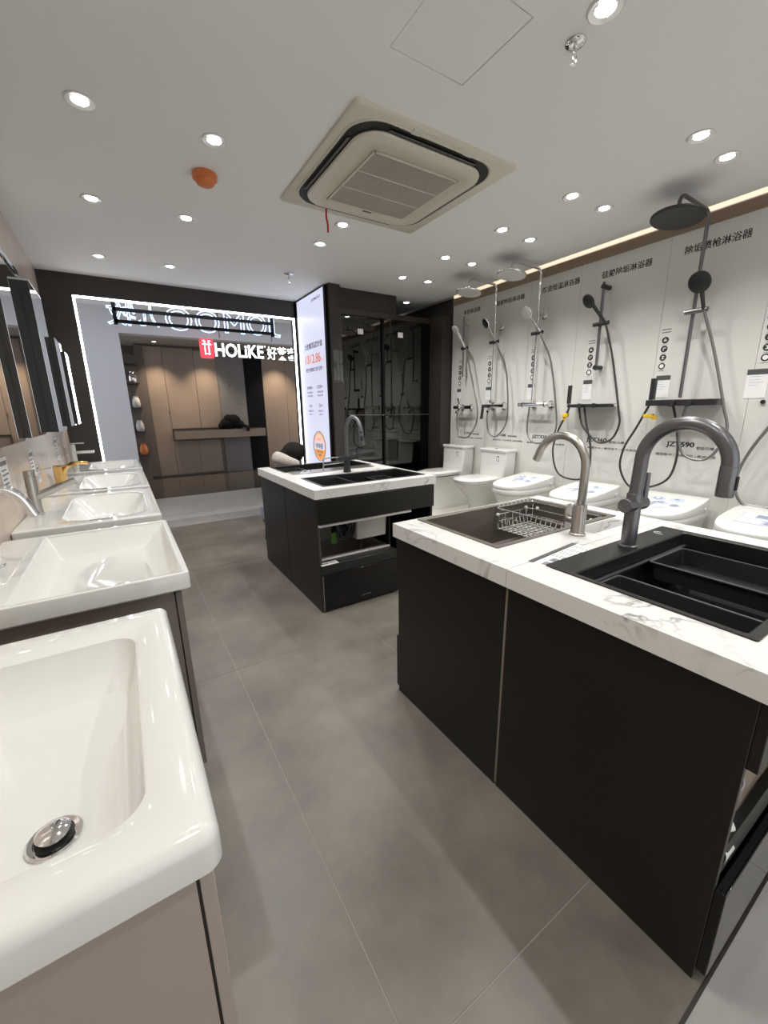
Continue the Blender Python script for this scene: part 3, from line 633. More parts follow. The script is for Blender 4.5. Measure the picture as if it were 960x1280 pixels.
# basin taps
t = thing('chrome_faucet', 'curved chrome basin tap on the sharp-edged second basin', 'faucet', (-.405, 1.69, .858))
MB().lathe((-.405, 1.69, .858), (0, 0, 1), [(.028, 0), (.028, .005), (.022, .008), (.021, .10)]).build('body', 'chrome', t, 40)
MB().tube(smooth_path([(-.405, 1.69, .95), (-.403, 1.69, 1.03), (-.385, 1.69, 1.085), (-.345, 1.69, 1.105), (-.305, 1.69, 1.075), (-.278, 1.69, 1.01)]), .017, 14, .014).build('spout', 'chrome', t)
MB().tube([(-.405, 1.71, .92), (-.405, 1.77, .935)], .006, 8).build('lever', 'chrome', t)
t = thing('steel_basin_faucet', 'grey steel basin tap with a slanted straight spout', 'faucet', (-.408, 2.55, .852))
MB().lathe((-.408, 2.55, .852), (0, 0, 1), [(.027, 0), (.027, .004), (.0235, .006), (.0235, .185), (.0225, .188), (.0235, .190), (.0235, .212), (.022, .214)]).build('body', 'steel', t, 40)
MB().cyl((-.402, 2.55, .938), (-.236, 2.566, 1.002), .021, .015).build('spout', 'steel', t)
MB().cyl((-.242, 2.565, .999), (-.243, 2.565, .985), .009).build('aerator', 'dark_chrome', t)
MB().tube([(-.395, 2.55, 1.062), (-.32, 2.56, 1.072)], .003, 8).build('lever', 'steel', t)
t = thing('gold_faucet', 'gold basin tap with an arched flat spout', 'faucet', (-.405, 3.50, .852))
MB().loft([rrect(-.43, -.38, 3.475, 3.525, .006, z) for z in (.852, .98)]).build('body', 'gold', t, 40)
pp = smooth_path([(-.385, 3.50, .88), (-.375, 3.50, .95), (-.335, 3.505, .990), (-.28, 3.51, .998), (-.238, 3.52, .992)])
MB().tube(pp, .017, 10, .011).build('spout', 'gold', t)
MB().box((-.43, 3.478, .982), (-.30, 3.522, .990)).build('lever', 'gold', t, 0, .002)
t = thing('white_faucet', 'white two-piece basin tap against the dark entrance wall', 'faucet', (-.405, 4.62, .856))
MB().lathe((-.405, 4.62, .856), (0, 0, 1), [(.030, 0), (.030, .005), (.026, .008), (.026, .20), (.024, .203)]).build('body', 'white_plastic', t, 40)
MB().box((-.40, 4.595, .975), (-.245, 4.645, .998)).build('spout', 'white_plastic', t, 0, .006)
MB().box((-.42, 4.60, 1.063), (-.31, 4.64, 1.072)).build('lever', 'white_plastic', t, 0, .003)

# mirror cabinets
def mirror_cab(lb, y0, y1, z0, z1, xf, side, frame=.0):
    t = thing('mirror_cabinet', lb, 'mirror cabinet', (XL, (y0 + y1) / 2, z0), 'mirror cabinets on the left wall')
    MB().box((XL + .001, y0, z0), (xf - .001, y1, z1)).build('carcass', side, t, 0)
    MB().box((xf - .001, y0 + .001, z0), (xf, (y0 + y1) / 2 - .001, z1)).build('mirror_door', 'mirror', t, 0)
    MB().box((xf - .001, (y0 + y1) / 2 + .001, z0), (xf, y1 - .001, z1)).build('mirror_door', 'mirror', t, 0)
    if frame: MB().box((xf - .004, y0, z1 - .022), (xf + .008, y1, z1 + .006)).build('top_trim', 'chrome', t, 0, .003)
    return t
mirror_cab('flat wall mirror cabinet over the sharp-edged second basin', 1.55, 2.50, 1.212, 2.12, -.385, 'cab_white', 1)
mirror_cab('mirror cabinet with a chrome top trim and dark side over the grey steel tap', 2.51, 3.125, 1.222, 2.075, -.360, 'dark_wall', 1)
mirror_cab('deep mirror cabinet with the widest black side panel', 3.13, 3.58, 1.225, 2.04, -.317, 'black_lam')
mirror_cab('mirror cabinet with narrow black side, second from the entrance wall', 3.60, 3.955, 1.245, 1.82, -.290, 'black_lam')
mirror_cab('mirror cabinet nearest the dark entrance wall', 3.975, 4.60, 1.25, 1.775, -.276, 'black_lam')
box('cover_strip', 'cab_white', (XL + .001, 3.13, 2.04), (-.317, 3.58, 2.05), bpy.data.objects['mirror_cabinet.002'])
# price tags on the left wall
def wall_tag(y, z, w_, h_, lb):
    t = thing('price_tag', lb, 'price tag', (XL, y, z), 'price tags on the beige wall')
    MB().box((XL + .0005, y - w_ / 2, z - h_ / 2), (XL + .002, y + w_ / 2, z + h_ / 2)).build('card', 'paper', t, 0)
    P = lambda u, v, h: V((XL + .0021 + h, y + u, z + v))
    stripes('print', 'ink_grey', t, [(-w_ * .4, w_ * .4, h_ * .28, h_ * .40)] + [(-w_ * .4, w_ * (.1 + .3 * random.random()), h_ * (.12 - .13 * k), h_ * (.17 - .13 * k)) for k in range(4)], P)
wall_tag(2.36, 1.075, .14, .15, 'white price tag on the beige wall nearest the curved chrome tap')
wall_tag(3.00, 1.06, .12, .15, 'white price tag on the beige wall behind the grey steel tap')
wall_tag(3.12, .985, .08, .10, 'small second tag on the beige wall under another behind the grey steel tap')
wall_tag(4.10, 1.06, .16, .18, 'dark printed price tag on the beige wall above the gold tap')

# ------------------------------------------------------------------ shower wall
RT, UP = (0, -1, 0), (0, 0, 1)        # reading direction on the right wall, seen from inside the room
def wall_text(body, y0, y1, z, h, m='ink', bold=.012, x=XR - .0002, lb=None):
    return text('wall_lettering', body, m, (x, (y0 + y1) / 2, z), abs(y0 - y1), h, RT, UP, wall_right, .0008, bold, lb)
wall_text('单把淋浴器', 3.885, 3.615, 2.405, .050)
wall_text('硅胶除垢淋浴器', 3.377, 3.010, 2.402, .050)
wall_text('防烫恒温淋浴器', 2.80, 2.415, 2.402, .055)
wall_text('硅胶除垢淋浴器', 2.215, 1.820, 2.386, .056)
wall_text('除垢喷枪淋浴器', 1.605, 1.225, 2.392, .056)
wall_text('J1702', 3.82, 3.70, 1.018, .032, bold=.03); wall_text('智能坐便器', 3.67, 3.56, 1.015, .018, bold=0)
wall_text('超旋冲洗 | 节水静音 | 易洁釉面', 3.93, 3.50, .965, .018, bold=0)
wall_text('J1200', 3.27, 3.15, 1.018, .032, bold=.03); wall_text('智能坐便器', 3.12, 3.00, 1.015, .018, bold=0)
wall_text('超旋冲洗 | 节水静音 | 易洁釉面', 3.34, 2.92, .965, .018, bold=0)
wall_text('JZT320', 2.80, 2.62, 1.022, .042, bold=.03); wall_text('智能马桶', 2.61, 2.50, 1.018, .020, bold=0)
wall_text('脚感冲水 | 暖风烘干 | 即热净洗', 2.86, 2.42, .960, .020, bold=0)
wall_text('JZT360', 2.20, 2.01, 1.024, .046, bold=.03); wall_text('智能马桶', 1.99, 1.86, 1.014, .022, bold=0)
wall_text('脚感冲水 | 暖风烘干 | 即热净洗', 2.18, 1.75, .955, .022, bold=0)
wall_text('JZT590', 1.535, 1.345, 1.024, .050, bold=.03); wall_text('智能马桶', 1.33, 1.22, 1.008, .022, bold=0)
wall_text('超短智冲 | 脚感感应 | 柔波净洗', 1.60, 1.20, .945, .022, bold=0)
# feature strips: two short lines, four round icons, then a dark-topped card
def feature_strip(y, s=1.0, card=True, zc=1.50, dy=0):
    p = MB().box((XR - .001, y - .042, 1.585), (XR - .0001, y + .042, 1.90)).build('feature_strip', 'strip', wall_right, 0)
    P = lambda u, v, h: V((XR - .0011 - h, y - u, v))
    stripes('headline', 'ink', p, [(-.032, .032, 1.876, 1.881), (-.032, .032, 1.855, 1.860)], P)
    for k in range(4):
        z = 1.802 - k * .0625
        ic = MB().lathe((XR - .0011, y, z), (-1, 0, 0), [(.024 * s, 0), (.024 * s, .0008), (0, .0008)], 18).build('icon', 'ink', p, 0)
        b = MB()
        if k == 0: b.box((XR - .0028, y - .012, z - .008), (XR - .002, y + .012, z - .004)).box((XR - .0028, y - .003, z - .004), (XR - .002, y + .003, z + .012)).box((XR - .0028, y - .01, z - .001), (XR - .002, y + .01, z + .004))
        elif k == 1: b.box((XR - .0028, y - .014, z + .004), (XR - .002, y + .006, z + .009)).box((XR - .0028, y + .002, z - .012), (XR - .002, y + .008, z + .009))
        elif k == 2: b.box((XR - .0028, y - .010, z + .007), (XR - .002, y + .010, z + .011)).box((XR - .0028, y - .010, z - .011), (XR - .002, y + .010, z - .007)).box((XR - .0028, y - .003, z - .007), (XR - .002, y + .003, z + .007))
        else: b.lathe((XR - .002, y, z), (-1, 0, 0), [(.015, 0), (.015, .0008), (0, .0008)], 16)
        b.build('icon_drawing', 'paper', p, 0)
        stripes('caption', 'ink_grey', p, [(-.018, .018, z - .034, z - .031)], P)
def card(y, z1, z0, w_, lb):
    t = thing('price_tag', lb, 'price tag', (XR, y, z0), 'grey-topped cards on the shower wall')
    MB().box((XR - .0025, y - w_ / 2, z0), (XR - .0003, y + w_ / 2, z1)).build('card', 'paper', t, 0)
    MB().box((XR - .0034, y - w_ / 2, z1 - .035), (XR - .0026, y + w_ / 2, z1)).build('header_band', 'header', t, 0)
    P = lambda u, v, h: V((XR - .0026 - h, y - u, v))
    stripes('print', 'ink_pale', t, [(-w_ * .35, w_ * (.05 + .3 * random.random()), z1 - .05 - .018 * k, z1 - .046 - .018 * k) for k in range(4)], P)
feature_strip(3.92); card(3.925, 1.55, 1.43, .07, 'grey-topped card under the icons of the shortest shower bar by the shower room')
feature_strip(3.437); card(3.435, 1.55, 1.41, .085, 'grey-topped card under the icons beside the two-handled chrome mixer')
feature_strip(2.850); card(2.852, 1.55, 1.40, .085, 'grey-topped card beside the long chrome thermostatic bar')
feature_strip(2.243); card(2.243, 1.55, 1.38, .085, 'grey-topped card beside the black hand shower without rain head')
feature_strip(1.650); card(1.625, 1.545, 1.38, .10, 'grey-topped card behind the black spray gun')
feature_strip(1.035); card(1.055, 1.545, 1.36, .115, 'grey-topped card nearest the camera, clear of any shower')

def hose(parent, pts, m='hose_grey', r=.0085): return MB().tube(smooth_path(pts, 10), r, 10).build('hose', m, parent)
def hand_shower(parent, c, n, r, base, m, face):
    """disc at c with axis n, handle down to base"""
    n = V(n).normalized(); h = MB().lathe(c, n, [(.012, -.022), (r * .7, -.018), (r, -.006), (r, .004), (r * .93, .008)]).build('hand_shower', m, parent, 50)
    MB().lathe(V(c) + n * .0082, n, [(r * .92, 0), (r * .9, .001), (0, .0015)]).build('spray_face', face, h, 50)
    MB().tube([V(c) - n * .012 + (V(base) - V(c)).normalized() * r * .55, V(base)], .014, 12, .011).build('handle', m, h)
    return h
def slider(parent, y0, y1, z, x, m): return MB().loft([[V((x, y, z)) + V((.014 * cos(a), 0, .017 * sin(a))) for a in [k * pi / 6 for k in range(12)]] for y in (y0, y1)]).build('slider', m, parent, 50)
def bracket(parent, y, z, m, x=3.50, r=.026):
    MB().lathe((XR, y, z), (-1, 0, 0), [(r, 0), (r, .010), (r * .5, .016), (r * .45, XR - x)]).build('wall_bracket', m, parent, 50)

# 1 chrome bar set by the shower room
t = thing('shower_set', 'chrome slide-bar hand shower closest to the glass shower room', 'shower', (XR, 3.80, 1.33), 'showers on the white wall')
MB().tube([(3.53, 3.803, 2.345), (3.53, 3.800, 1.68)], .010, 12).build('slide_bar', 'grey_metal', t)
bracket(t, 3.803, 2.27, 'chrome', 3.53, .02); bracket(t, 3.80, 1.70, 'chrome', 3.53, .02)
slider(t, 3.70, 3.80, 1.995, 3.50, 'dark_chrome')
hand_shower(t, (3.41, 3.815, 2.20), (-.75, .1, -.6), .048, (3.49, 3.73, 2.0), 'white_plastic', 'paper')
mx = MB().cyl((3.515, 3.64, 1.33), (3.515, 3.91, 1.33), .022).build('mixer', 'chrome', t)
for y in (3.70, 3.85): MB().lathe((XR, y, 1.33), (-1, 0, 0), [(.035, 0), (.035, .008), (.018, .014), (.018, .08)]).build('inlet', 'chrome', mx, 50)
MB().ball((3.47, 3.775, 1.345), .028).build('lever_hub', 'chrome', mx); MB().tube([(3.47, 3.775, 1.36), (3.44, 3.775, 1.44)], .008, 8).build('lever', 'chrome', mx)
MB().cyl((3.515, 3.63, 1.33), (3.515, 3.60, 1.33), .026).build('knob', 'chrome', mx); MB().tube([(3.51, 3.80, 1.31), (3.44, 3.80, 1.27)], .014, 10).build('spout', 'chrome', mx)
hose(t, [(3.49, 3.705, 1.99), (3.47, 3.675, 1.93), (3.50, 3.59, 1.589), (3.50, 3.505, 1.32), (3.50, 3.516, 1.139), (3.50, 3.639, .985), (3.50, 3.778, .990), (3.50, 3.842, 1.131), (3.515, 3.849, 1.30)])
# 2 chrome rain shower with two-handled mixer
def rain_set(lb, y, head_x, head_z, hr, m, zt, zb, hd_m, br_z=None):
    t = thing('rain_shower_set', lb, 'shower', (XR, y, 1.33), 'showers on the white wall')
    pth = [(3.50, y, zb), (3.50, y, zt - .06)] + [(3.50 - .05 * (1 - cos(a)), y, zt - .05 + .05 * sin(a)) for a in [R(k) for k in range(0, 91, 15)]]
    pth += [(head_x + .05, y, zt + .008)] + [(head_x + .02 - .0, y, zt - .004), (head_x, y, zt - .03), (head_x, y, head_z + .02)]
    MB().tube(pth, .0115, 14).build('riser', m, t)
    h = MB().lathe((head_x, y, head_z), (.15, -.03, 1), [(hr * .97, -.006), (hr, -.001), (hr, .006), (hr * .85, .012), (.04, .022), (.02, .035)], 40).build('rain_head', hd_m, t, 50)
    MB().lathe((head_x - .001, y, head_z - .0063), (-.15, .03, -1), [(hr * .95, 0), (hr * .94, .002), (0, .003)], 40).build('spray_face', hd_m if hd_m != 'chrome' else 'ring', h, 50)
    if br_z: bracket(t, y - .005, br_z, m, 3.50, .032)
    return t
t = rain_set('chrome rain shower with round hand shower and two-handled mixer', 3.294, 3.11, 2.435, .125, 'chrome', 2.555, 1.37, 'chrome', 2.15)
slider(t, 3.205, 3.325, 1.997, 3.47, 'dark_chrome')
hand_shower(t, (3.40, 3.33, 2.185), (-.75, .25, -.45), .055, (3.465, 3.245, 2.0), 'chrome', 'dark_chrome')
mx = MB().cyl((3.515, 3.14, 1.338), (3.515, 3.40, 1.338), .024).build('mixer', 'chrome', t)
for y in (3.19, 3.35): MB().lathe((XR, y, 1.338), (-1, 0, 0), [(.04, 0), (.04, .01), (.02, .016), (.02, .08)]).build('inlet', 'chrome', mx, 50)
MB().cyl((3.515, 3.11, 1.338), (3.515, 3.14, 1.338), .030).build('knob', 'chrome', mx)
MB().tube([(3.50, 3.36, 1.34), (3.45, 3.365, 1.35), (3.43, 3.366, 1.20)], .016, 10).build('spray_gun', 'dark_chrome', mx)
MB().ball((3.50, 3.294, 1.39), .026).build('diverter', 'chrome', mx); MB().tube([(3.50, 3.27, 1.33), (3.42, 3.27, 1.28)], .016, 10).build('spout', 'chrome', mx)
hose(t, [(3.465, 3.225, 1.99), (3.45, 3.19, 1.93), (3.50, 3.116, 1.723), (3.50, 3.062, 1.398), (3.50, 3.073, 1.148), (3.50, 3.199, 1.012), (3.50, 3.309, 1.050), (3.50, 3.347, 1.20), (3.515, 3.345, 1.32)])
# 3 chrome rain shower with long thermostatic bar
t = rain_set('chrome rain shower with large hand shower and long thermostatic bar', 2.752, 3.10, 2.455, .128, 'chrome', 2.56, 1.36, 'chrome', 2.168)
slider(t, 2.665, 2.790, 2.005, 3.47, 'dark_chrome')
hand_shower(t, (3.39, 2.80, 2.185), (-.85, .2, -.45), .066, (3.465, 2.69, 2.01), 'chrome', 'ring')
mx = MB().cyl((3.50, 2.545, 1.345), (3.50, 2.912, 1.345), .024).build('mixer', 'chrome', t)
for y in (2.60, 2.80): MB().lathe((XR, y, 1.345), (-1, 0, 0), [(.036, 0), (.036, .01), (.022, .014), (.022, .09)]).build('inlet', 'chrome', mx, 50)
for y in (2.60, 2.86): MB().cyl((3.50, y - .004, 1.345), (3.50, y + .004, 1.345), .026).build('collar', 'dark_chrome', mx)
hose(t, [(3.465, 2.68, 2.0), (3.45, 2.655, 1.95), (3.50, 2.578, 1.749), (3.50, 2.49, 1.383), (3.50, 2.456, 1.125), (3.50, 2.532, 1.005), (3.50, 2.687, .972), (3.50, 2.784, 1.075), (3.50, 2.780, 1.325)])
# 4 black bar set
t = thing('shower_set', 'black slide-bar hand shower above a black shelf, yellow tag below', 'shower', (XR, 2.14, 1.33), 'showers on the white wall')
MB().tube([(3.52, 2.142, 2.31), (3.52, 2.133, 1.62)], .0115, 12).build('slide_bar', 'gun_faucet', t)
for z in (2.275, 1.645): MB().cyl((XR, 2.138, z), (3.505, 2.138, z), .019).build('wall_bracket', 'dark_chrome', t)
slider(t, 2.045, 2.175, 1.985, 3.485, 'dark_chrome')
hand_shower(t, (3.42, 2.20, 2.165), (-.72, .25, -.5), .058, (3.48, 2.075, 1.99), 'dark_chrome', 'rubber')
sh = MB().box((3.46, 1.955, 1.312), (3.585, 2.335, 1.342)).build('shelf', 'dark_chrome', t, 0, .004)
MB().cyl((3.455, 2.07, 1.327), (3.43, 2.07, 1.327), .020).build('knob', 'dark_chrome', sh); MB().cyl((3.455, 2.20, 1.327), (3.43, 2.20, 1.327), .020).build('knob', 'dark_chrome', sh)
MB().box((3.52, 1.935, 1.316), (3.57, 1.956, 1.338)).build('end_cap', 'chrome', sh, 0, .004)
MB().loft([rrect(3.465, 3.495, 2.318, 2.347, .006, z) for z in (1.345, 1.505)]).build('spray_gun', 'dark_chrome', t, 40)
hose(t, [(3.48, 2.062, 1.97), (3.48, 2.050, 1.93), (3.50, 1.983, 1.689), (3.50, 1.889, 1.305), (3.50, 1.866, 1.175), (3.50, 1.911, 1.055), (3.50, 2.011, 1.012), (3.50, 2.104, 1.066), (3.50, 2.199, 1.168), (3.51, 2.25, 1.318)], 'hose_dark')
hose(t, [(3.48, 2.334, 1.34), (3.50, 2.345, 1.29), (3.50, 2.435, 1.088), (3.50, 2.468, .896), (3.50, 2.386, .695), (3.55, 2.215, .655), (3.50, 2.09, .746), (3.50, 2.092, .961), (3.50, 2.154, 1.169), (3.51, 2.198, 1.318)], 'hose_dark')
yt = thing('yellow_tag', 'yellow crumpled warning tag on the hose of the slide-bar shower', 'tag', (3.50, 2.365, 1.24))
MB().box((3.478, 2.340, 1.226), (3.512, 2.39, 1.262)).build('wrap', 'yellow', yt, 0, .006); MB().box((3.488, 2.36, 1.20), (3.492, 2.385, 1.23)).build('flap', 'yellow', yt, 0)
# 5 black rain shower
t = rain_set('large black rain shower with black shelf, hand shower and spray gun', 1.450, 3.09, 2.445, .148, 'gun_faucet', 2.567, 1.375, 'dark_chrome', None)
MB().cyl((XR, 1.450, 2.12), (3.49, 1.450, 2.12), .019).build('wall_bracket', 'dark_chrome', t)
slider(t, 1.355, 1.492, 1.952, 3.475, 'grey_metal')
hand_shower(t, (3.41, 1.405, 2.118), (-.85, .12, -.42), .070, (3.472, 1.378, 1.95), 'dark_chrome', 'rubber')
sh = MB().box((3.44, 1.205, 1.318), (3.585, 1.655, 1.362)).build('shelf', 'dark_chrome', t, 0, .004)
for y in (1.36, 1.47): MB().cyl((3.435, y, 1.335), (3.405, y, 1.335), .024).build('knob', 'rubber', sh)
MB().loft([rrect(3.46, 3.495, 1.612, 1.648, .006, z) for z in (1.364, 1.52)]).build('spray_gun', 'dark_chrome', t, 40)
hose(t, [(3.47, 1.372, 1.945), (3.475, 1.36, 1.90), (3.50, 1.284, 1.67), (3.50, 1.18, 1.324), (3.50, 1.133, 1.138), (3.50, 1.19, .975), (3.50, 1.281, .932), (3.50, 1.381, .982), (3.50, 1.418, 1.127), (3.51, 1.403, 1.318)], 'hose_grey', .0095)
hose(t, [(3.48, 1.632, 1.362), (3.49, 1.65, 1.32), (3.50, 1.728, 1.147), (3.50, 1.802, .982), (3.50, 1.813, .814), (3.50, 1.716, .671), (3.52, 1.575, .685), (3.50, 1.443, .775), (3.50, 1.408, .95), (3.50, 1.438, 1.156), (3.51, 1.49, 1.318)], 'hose_dark')
yt = thing('yellow_tag', 'yellow crumpled tag on the spray gun hose of the large black shower', 'tag', (3.50, 1.67, 1.26))
MB().box((3.485, 1.610, 1.228), (3.510, 1.685, 1.258)).build('wrap', 'yellow', yt, 0, .006); MB().box((3.490, 1.585, 1.215), (3.494, 1.62, 1.248)).build('flap', 'yellow', yt, 0)
# 6 shower cut by the frame: hose, bolt
t = thing('shower_set', 'shower at the edge of the view, only its grey hose and wall bolt in sight', 'shower', (XR, .75, 1.33), 'showers on the white wall')
MB().tube([(3.52, .72, 2.3), (3.52, .72, 1.37)], .0115, 12).build('slide_bar', 'dark_chrome', t)
MB().box((3.46, .52, 1.315), (3.585, .90, 1.350)).build('shelf', 'dark_chrome', t, 0, .004)
MB().lathe((XR, 1.0, 1.335), (-1, 0, 0), [(.013, 0), (.013, .012), (.004, .014)]).build('wall_bolt', 'dark_chrome', t, 50)
hose(t, [(3.51, .86, 1.32), (3.50, .921, 1.171), (3.50, .98, 1.04), (3.50, 1.021, .902), (3.50, 1.029, .774), (3.50, .985, .676), (3.50, .916, .650), (3.50, .80, .68), (3.50, .72, .85), (3.50, .70, 1.1), (3.51, .70, 1.32)], 'hose_grey', .0095)

# ------------------------------------------------------------------ toilets
def dshape(xr, xf, hw, z, n=14, y=0, p=2.3):
    """flat rear at xr, round front at xf (xf < xr)"""
    xm = xr + (xf - xr) * .48; out = [V((xr, y + hw * .92, z))]
    out.append(V((xr + (xm - xr) * .5, y + hw * .99, z)))
    for k in range(n + 1):
        a = pi / 2 - pi * k / n
        c, s = cos(a), sin(a)
        out.append(V((xm + (xf - xm) * abs(c) ** (2 / p), y + hw * abs(s) ** (2 / p) * (1 if s > 0 else -1), z)))
    out.append(V((xr + (xm - xr) * .5, y - hw * .99, z))); out.append(V((xr, y - hw * .92, z)))
    return out
PZ = .1515
def tank_toilet(y, lb, straight):
    t = thing('toilet', lb, 'toilet', (XR, y, PZ), 'toilets along the shower wall')
    d = lambda xr, xf, hw, z: dshape(XR - xr, XR - xf, hw, PZ + z, y=y)
    if straight: L = [d(.03, .60, .150, 0), d(.03, .60, .150, .03), d(.03, .61, .150, .20), d(.03, .65, .165, .33), d(.03, .675, .175, .375), d(.03, .675, .175, .39)]
    else: L = [d(.03, .50, .115, 0), d(.03, .50, .115, .02), d(.03, .50, .112, .14), d(.03, .55, .130, .24), d(.03, .64, .170, .34), d(.03, .685, .186, .385), d(.03, .688, .188, .40)]
    MB().loft(L).build('bowl', 'ceramic', t, 50)
    s = MB().loft([d(.24, .688, .186, .402), d(.24, .692, .190, .410), d(.24, .690, .188, .416)]).build('seat', 'ceramic', t, 50)
    MB().loft([d(.225, .692, .190, .419), d(.225, .696, .193, .428), d(.23, .690, .188, .440), d(.26, .62, .15, .449), d(.30, .55, .11, .451)]).build('lid', 'ceramic', t, 60)
    def rr(x0, x1, hw, r, z): return rrect(XR - x1, XR - x0, y - hw, y + hw, r, PZ + z)
    MB().loft([rr(.02, .23, .165, .02, .385), rr(.02, .215, .178, .03, .46), rr(.02, .205, .185, .03, .56), rr(.02, .20, .188, .03, .70)]).build('tank', 'ceramic', t, 50)
    k = MB().loft([rr(.015, .207, .194, .03, .701), rr(.013, .209, .196, .03, .708), rr(.013, .209, .196, .03, .724), rr(.02, .202, .19, .028, .732)]).build('tank_lid', 'ceramic', t, 40)
    MB().lathe((XR - .11, y, PZ + .731), (0, 0, 1), [(.026, 0), (.026, .006), (.022, .008), (0, .008)]).build('flush_button', 'chrome', k, 40)
    st = MB().box((XR - .2045, y - .115, PZ + .60), (XR - .2025, y - .065, PZ + .67)).build('sticker', 'paper', t, 0)
    P = lambda u, v, h: V((XR - .2047 - h, y - .09 - u, PZ + .635 + v))
    stripes('print', 'ink_grey', st, [(-.02, .02, .012, .028), (-.02, -.012, -.028, .008), (.012, .02, -.028, .008), (-.02, .02, -.030, -.022)], P)
    MB().lathe((XR - .30, y - (.150 if straight else .122), PZ + .12), (0, -1, 0), [(.010, -.01), (.010, .003), (0, .004)]).build('bolt_cap', 'white_plastic', t, 40)
    return t
tank_toilet(3.79, 'white one-piece toilet with tank, closest to the shower room', True)
tank_toilet(3.15, 'white one-piece toilet with tank and a waisted foot, farther from the shower room', False)
def smart_toilet(y, lb, kind, hw=.20):
    t = thing('smart_toilet', lb, 'toilet', (XR, y, PZ), 'toilets along the shower wall')
    d = lambda xr, xf, h, z: dshape(XR - xr, XR - xf, h, PZ + z, y=y, p=2.5)
    MB().loft([d(.05, .54, hw * .78, 0), d(.05, .54, hw * .78, .03), d(.05, .55, hw * .80, .18), d(.05, .60, hw * .93, .30), d(.05, .63, hw * .97, .355), d(.05, .632, hw * .97, .362)]).build('bowl', 'ceramic', t, 50)
    MB().loft([d(.045, .640, hw, .366), d(.045, .645, hw * 1.01, .375), d(.045, .645, hw * 1.01, .408), d(.045, .64, hw * .99, .414)]).build('seat', 'white_plastic', t, 50)
    def tilt(L): return [V((p.x, p.y, p.z + .058 * max(0, (p.x - (XR - .62)) / .55))) for p in L]
    def skirt(L): return [V((p.x, p.y, p.z)) for p in L]
    lid = MB().loft([skirt(d(.045, .642, hw, .417)), tilt(d(.045, .646, hw * 1.015, .434)), tilt(d(.048, .640, hw * .995, .445)), tilt(d(.06, .60, hw * .90, .449))]).build('lid', 'white_plastic', t, 50)
    for s, n in ((-1, 0),): MB().lathe((XR - .13, y - hw * .985, PZ + .435), (0, -1, 0), [(.018, -.006), (.018, .004), (.013, .006), (0, .006)]).build('side_knob', 'white_plastic', lid, 40)
    # printed sticker lying on the sloping lid
    zl = lambda x: PZ + .4495 + .058 * max(0, (x - (XR - .62)) / .55)
    if kind == 'plate':
        rc = [(.20, .50, -.10, .10)]; rp = [(.215, .34, -.085, .085), (.37, .485, -.05, .0)]
    else:
        rc = []; rp = []
    st = MB(); any_ = False
    def q(b, x0, x1, y0, y1, h):
        A = [(XR - x1, y + y0), (XR - x0, y + y0), (XR - x0, y + y1), (XR - x1, y + y1)]
        b.loft([[V((px, py, zl(px) + h - .001)) for px, py in A], [V((px, py, zl(px) + h)) for px, py in A]])
    def disc(b, cx, cy, r, h):
        A = [(XR - cx + r * cos(a), y + cy + r * sin(a)) for a in [k * pi / 9 for k in range(18)]]
        b.loft([[V((px, py, zl(px) + h - .001)) for px, py in A], [V((px, py, zl(px) + h)) for px, py in A]])
    if kind == 'plate':
        q(st, .24, .46, -.10, .10, .0012); o = st.build('sticker', 'ink_pale', lid, 0)
        b = MB(); q(b, .25, .36, -.09, .09, .0022); q(b, .38, .45, -.02, .09, .0022); stuff(b.build('print', 'paper', o, 0))
        b = MB(); q(b, .27, .34, -.06, .03, .003); q(b, .39, .44, -.085, -.04, .003); stuff(b.build('print', 'ink_blue', o, 0))
    else:
        for cx, cy, r in ((.24, .06, .048), (.22, -.06, .050), (.33, .00, .05), (.36, -.10, .036), (.40, .06, .045), (.44, -.03, .035)): disc(st, cx, cy, r, .0012)
        q(st, .33, .46, .02, .12, .0012)
        o = st.build('sticker', 'ink_pale', lid, 0, weld=False)
        b = MB()
        for cx, cy, r in ((.24, .06, .030), (.22, -.06, .018), (.33, .00, .022), (.36, -.10, .026)): disc(b, cx, cy, r, .0024)
        stuff(b.build('print', 'ink_blue', o, 0))
        b = MB(); disc(b, .40, .06, .022, .0026); q(b, .42, .45, .04, .11, .0024); disc(b, .24, .06, .014, .003); stuff(b.build('print', 'paper', o, 0))
    return t
smart_toilet(2.63, 'white smart toilet with sticker behind the wire basket, next to the tanked toilets', 'discs', .195)
smart_toilet(1.99, 'white smart toilet with sticker behind the brushed steel tap', 'discs', .195)
smart_toilet(1.37, 'white smart toilet with the largest sticker, behind the dark grey tap', 'discs', .215)
smart_toilet(.80, 'white smart toilet with a framed rectangular sticker, nearest the camera', 'plate', .195)

# ------------------------------------------------------------------ glass shower room
t = thing('shower_enclosure', 'smoked glass sliding shower enclosure with a bronze header', 'shower enclosure', (2.8, 4.30, 0))
box('header', 'dark_metal', (2.15, 4.285, 2.338), (3.44, 4.330, 2.395), t, .002)
box('threshold', 'dark_metal', (2.15, 4.285, 0), (3.44, 4.330, .04), t, .002)
for x0, x1 in ((2.152, 2.172), (3.418, 3.438)): box('jamb', 'dark_metal', (x0, 4.285, .04), (x1, 4.325, 2.338), t)
box('glass_panel', 'glass', (2.172, 4.309, .04), (2.735, 4.317, 2.338), t)
dp = box('sliding_door', 'glass', (2.715, 4.294, .04), (3.418, 4.302, 2.338), t)
box('door_stile', 'black_panel', (2.712, 4.288, .04), (2.740, 4.3085, 2.338), t)
MB().cyl((2.24, 4.272, 1.262), (3.40, 4.272, 1.250), .0035).build('towel_rail', 'grey_metal', t)
MB().cyl((2.77, 4.262, 1.255), (2.86, 4.262, 1.255), .011).build('handle', 'rubber', t)
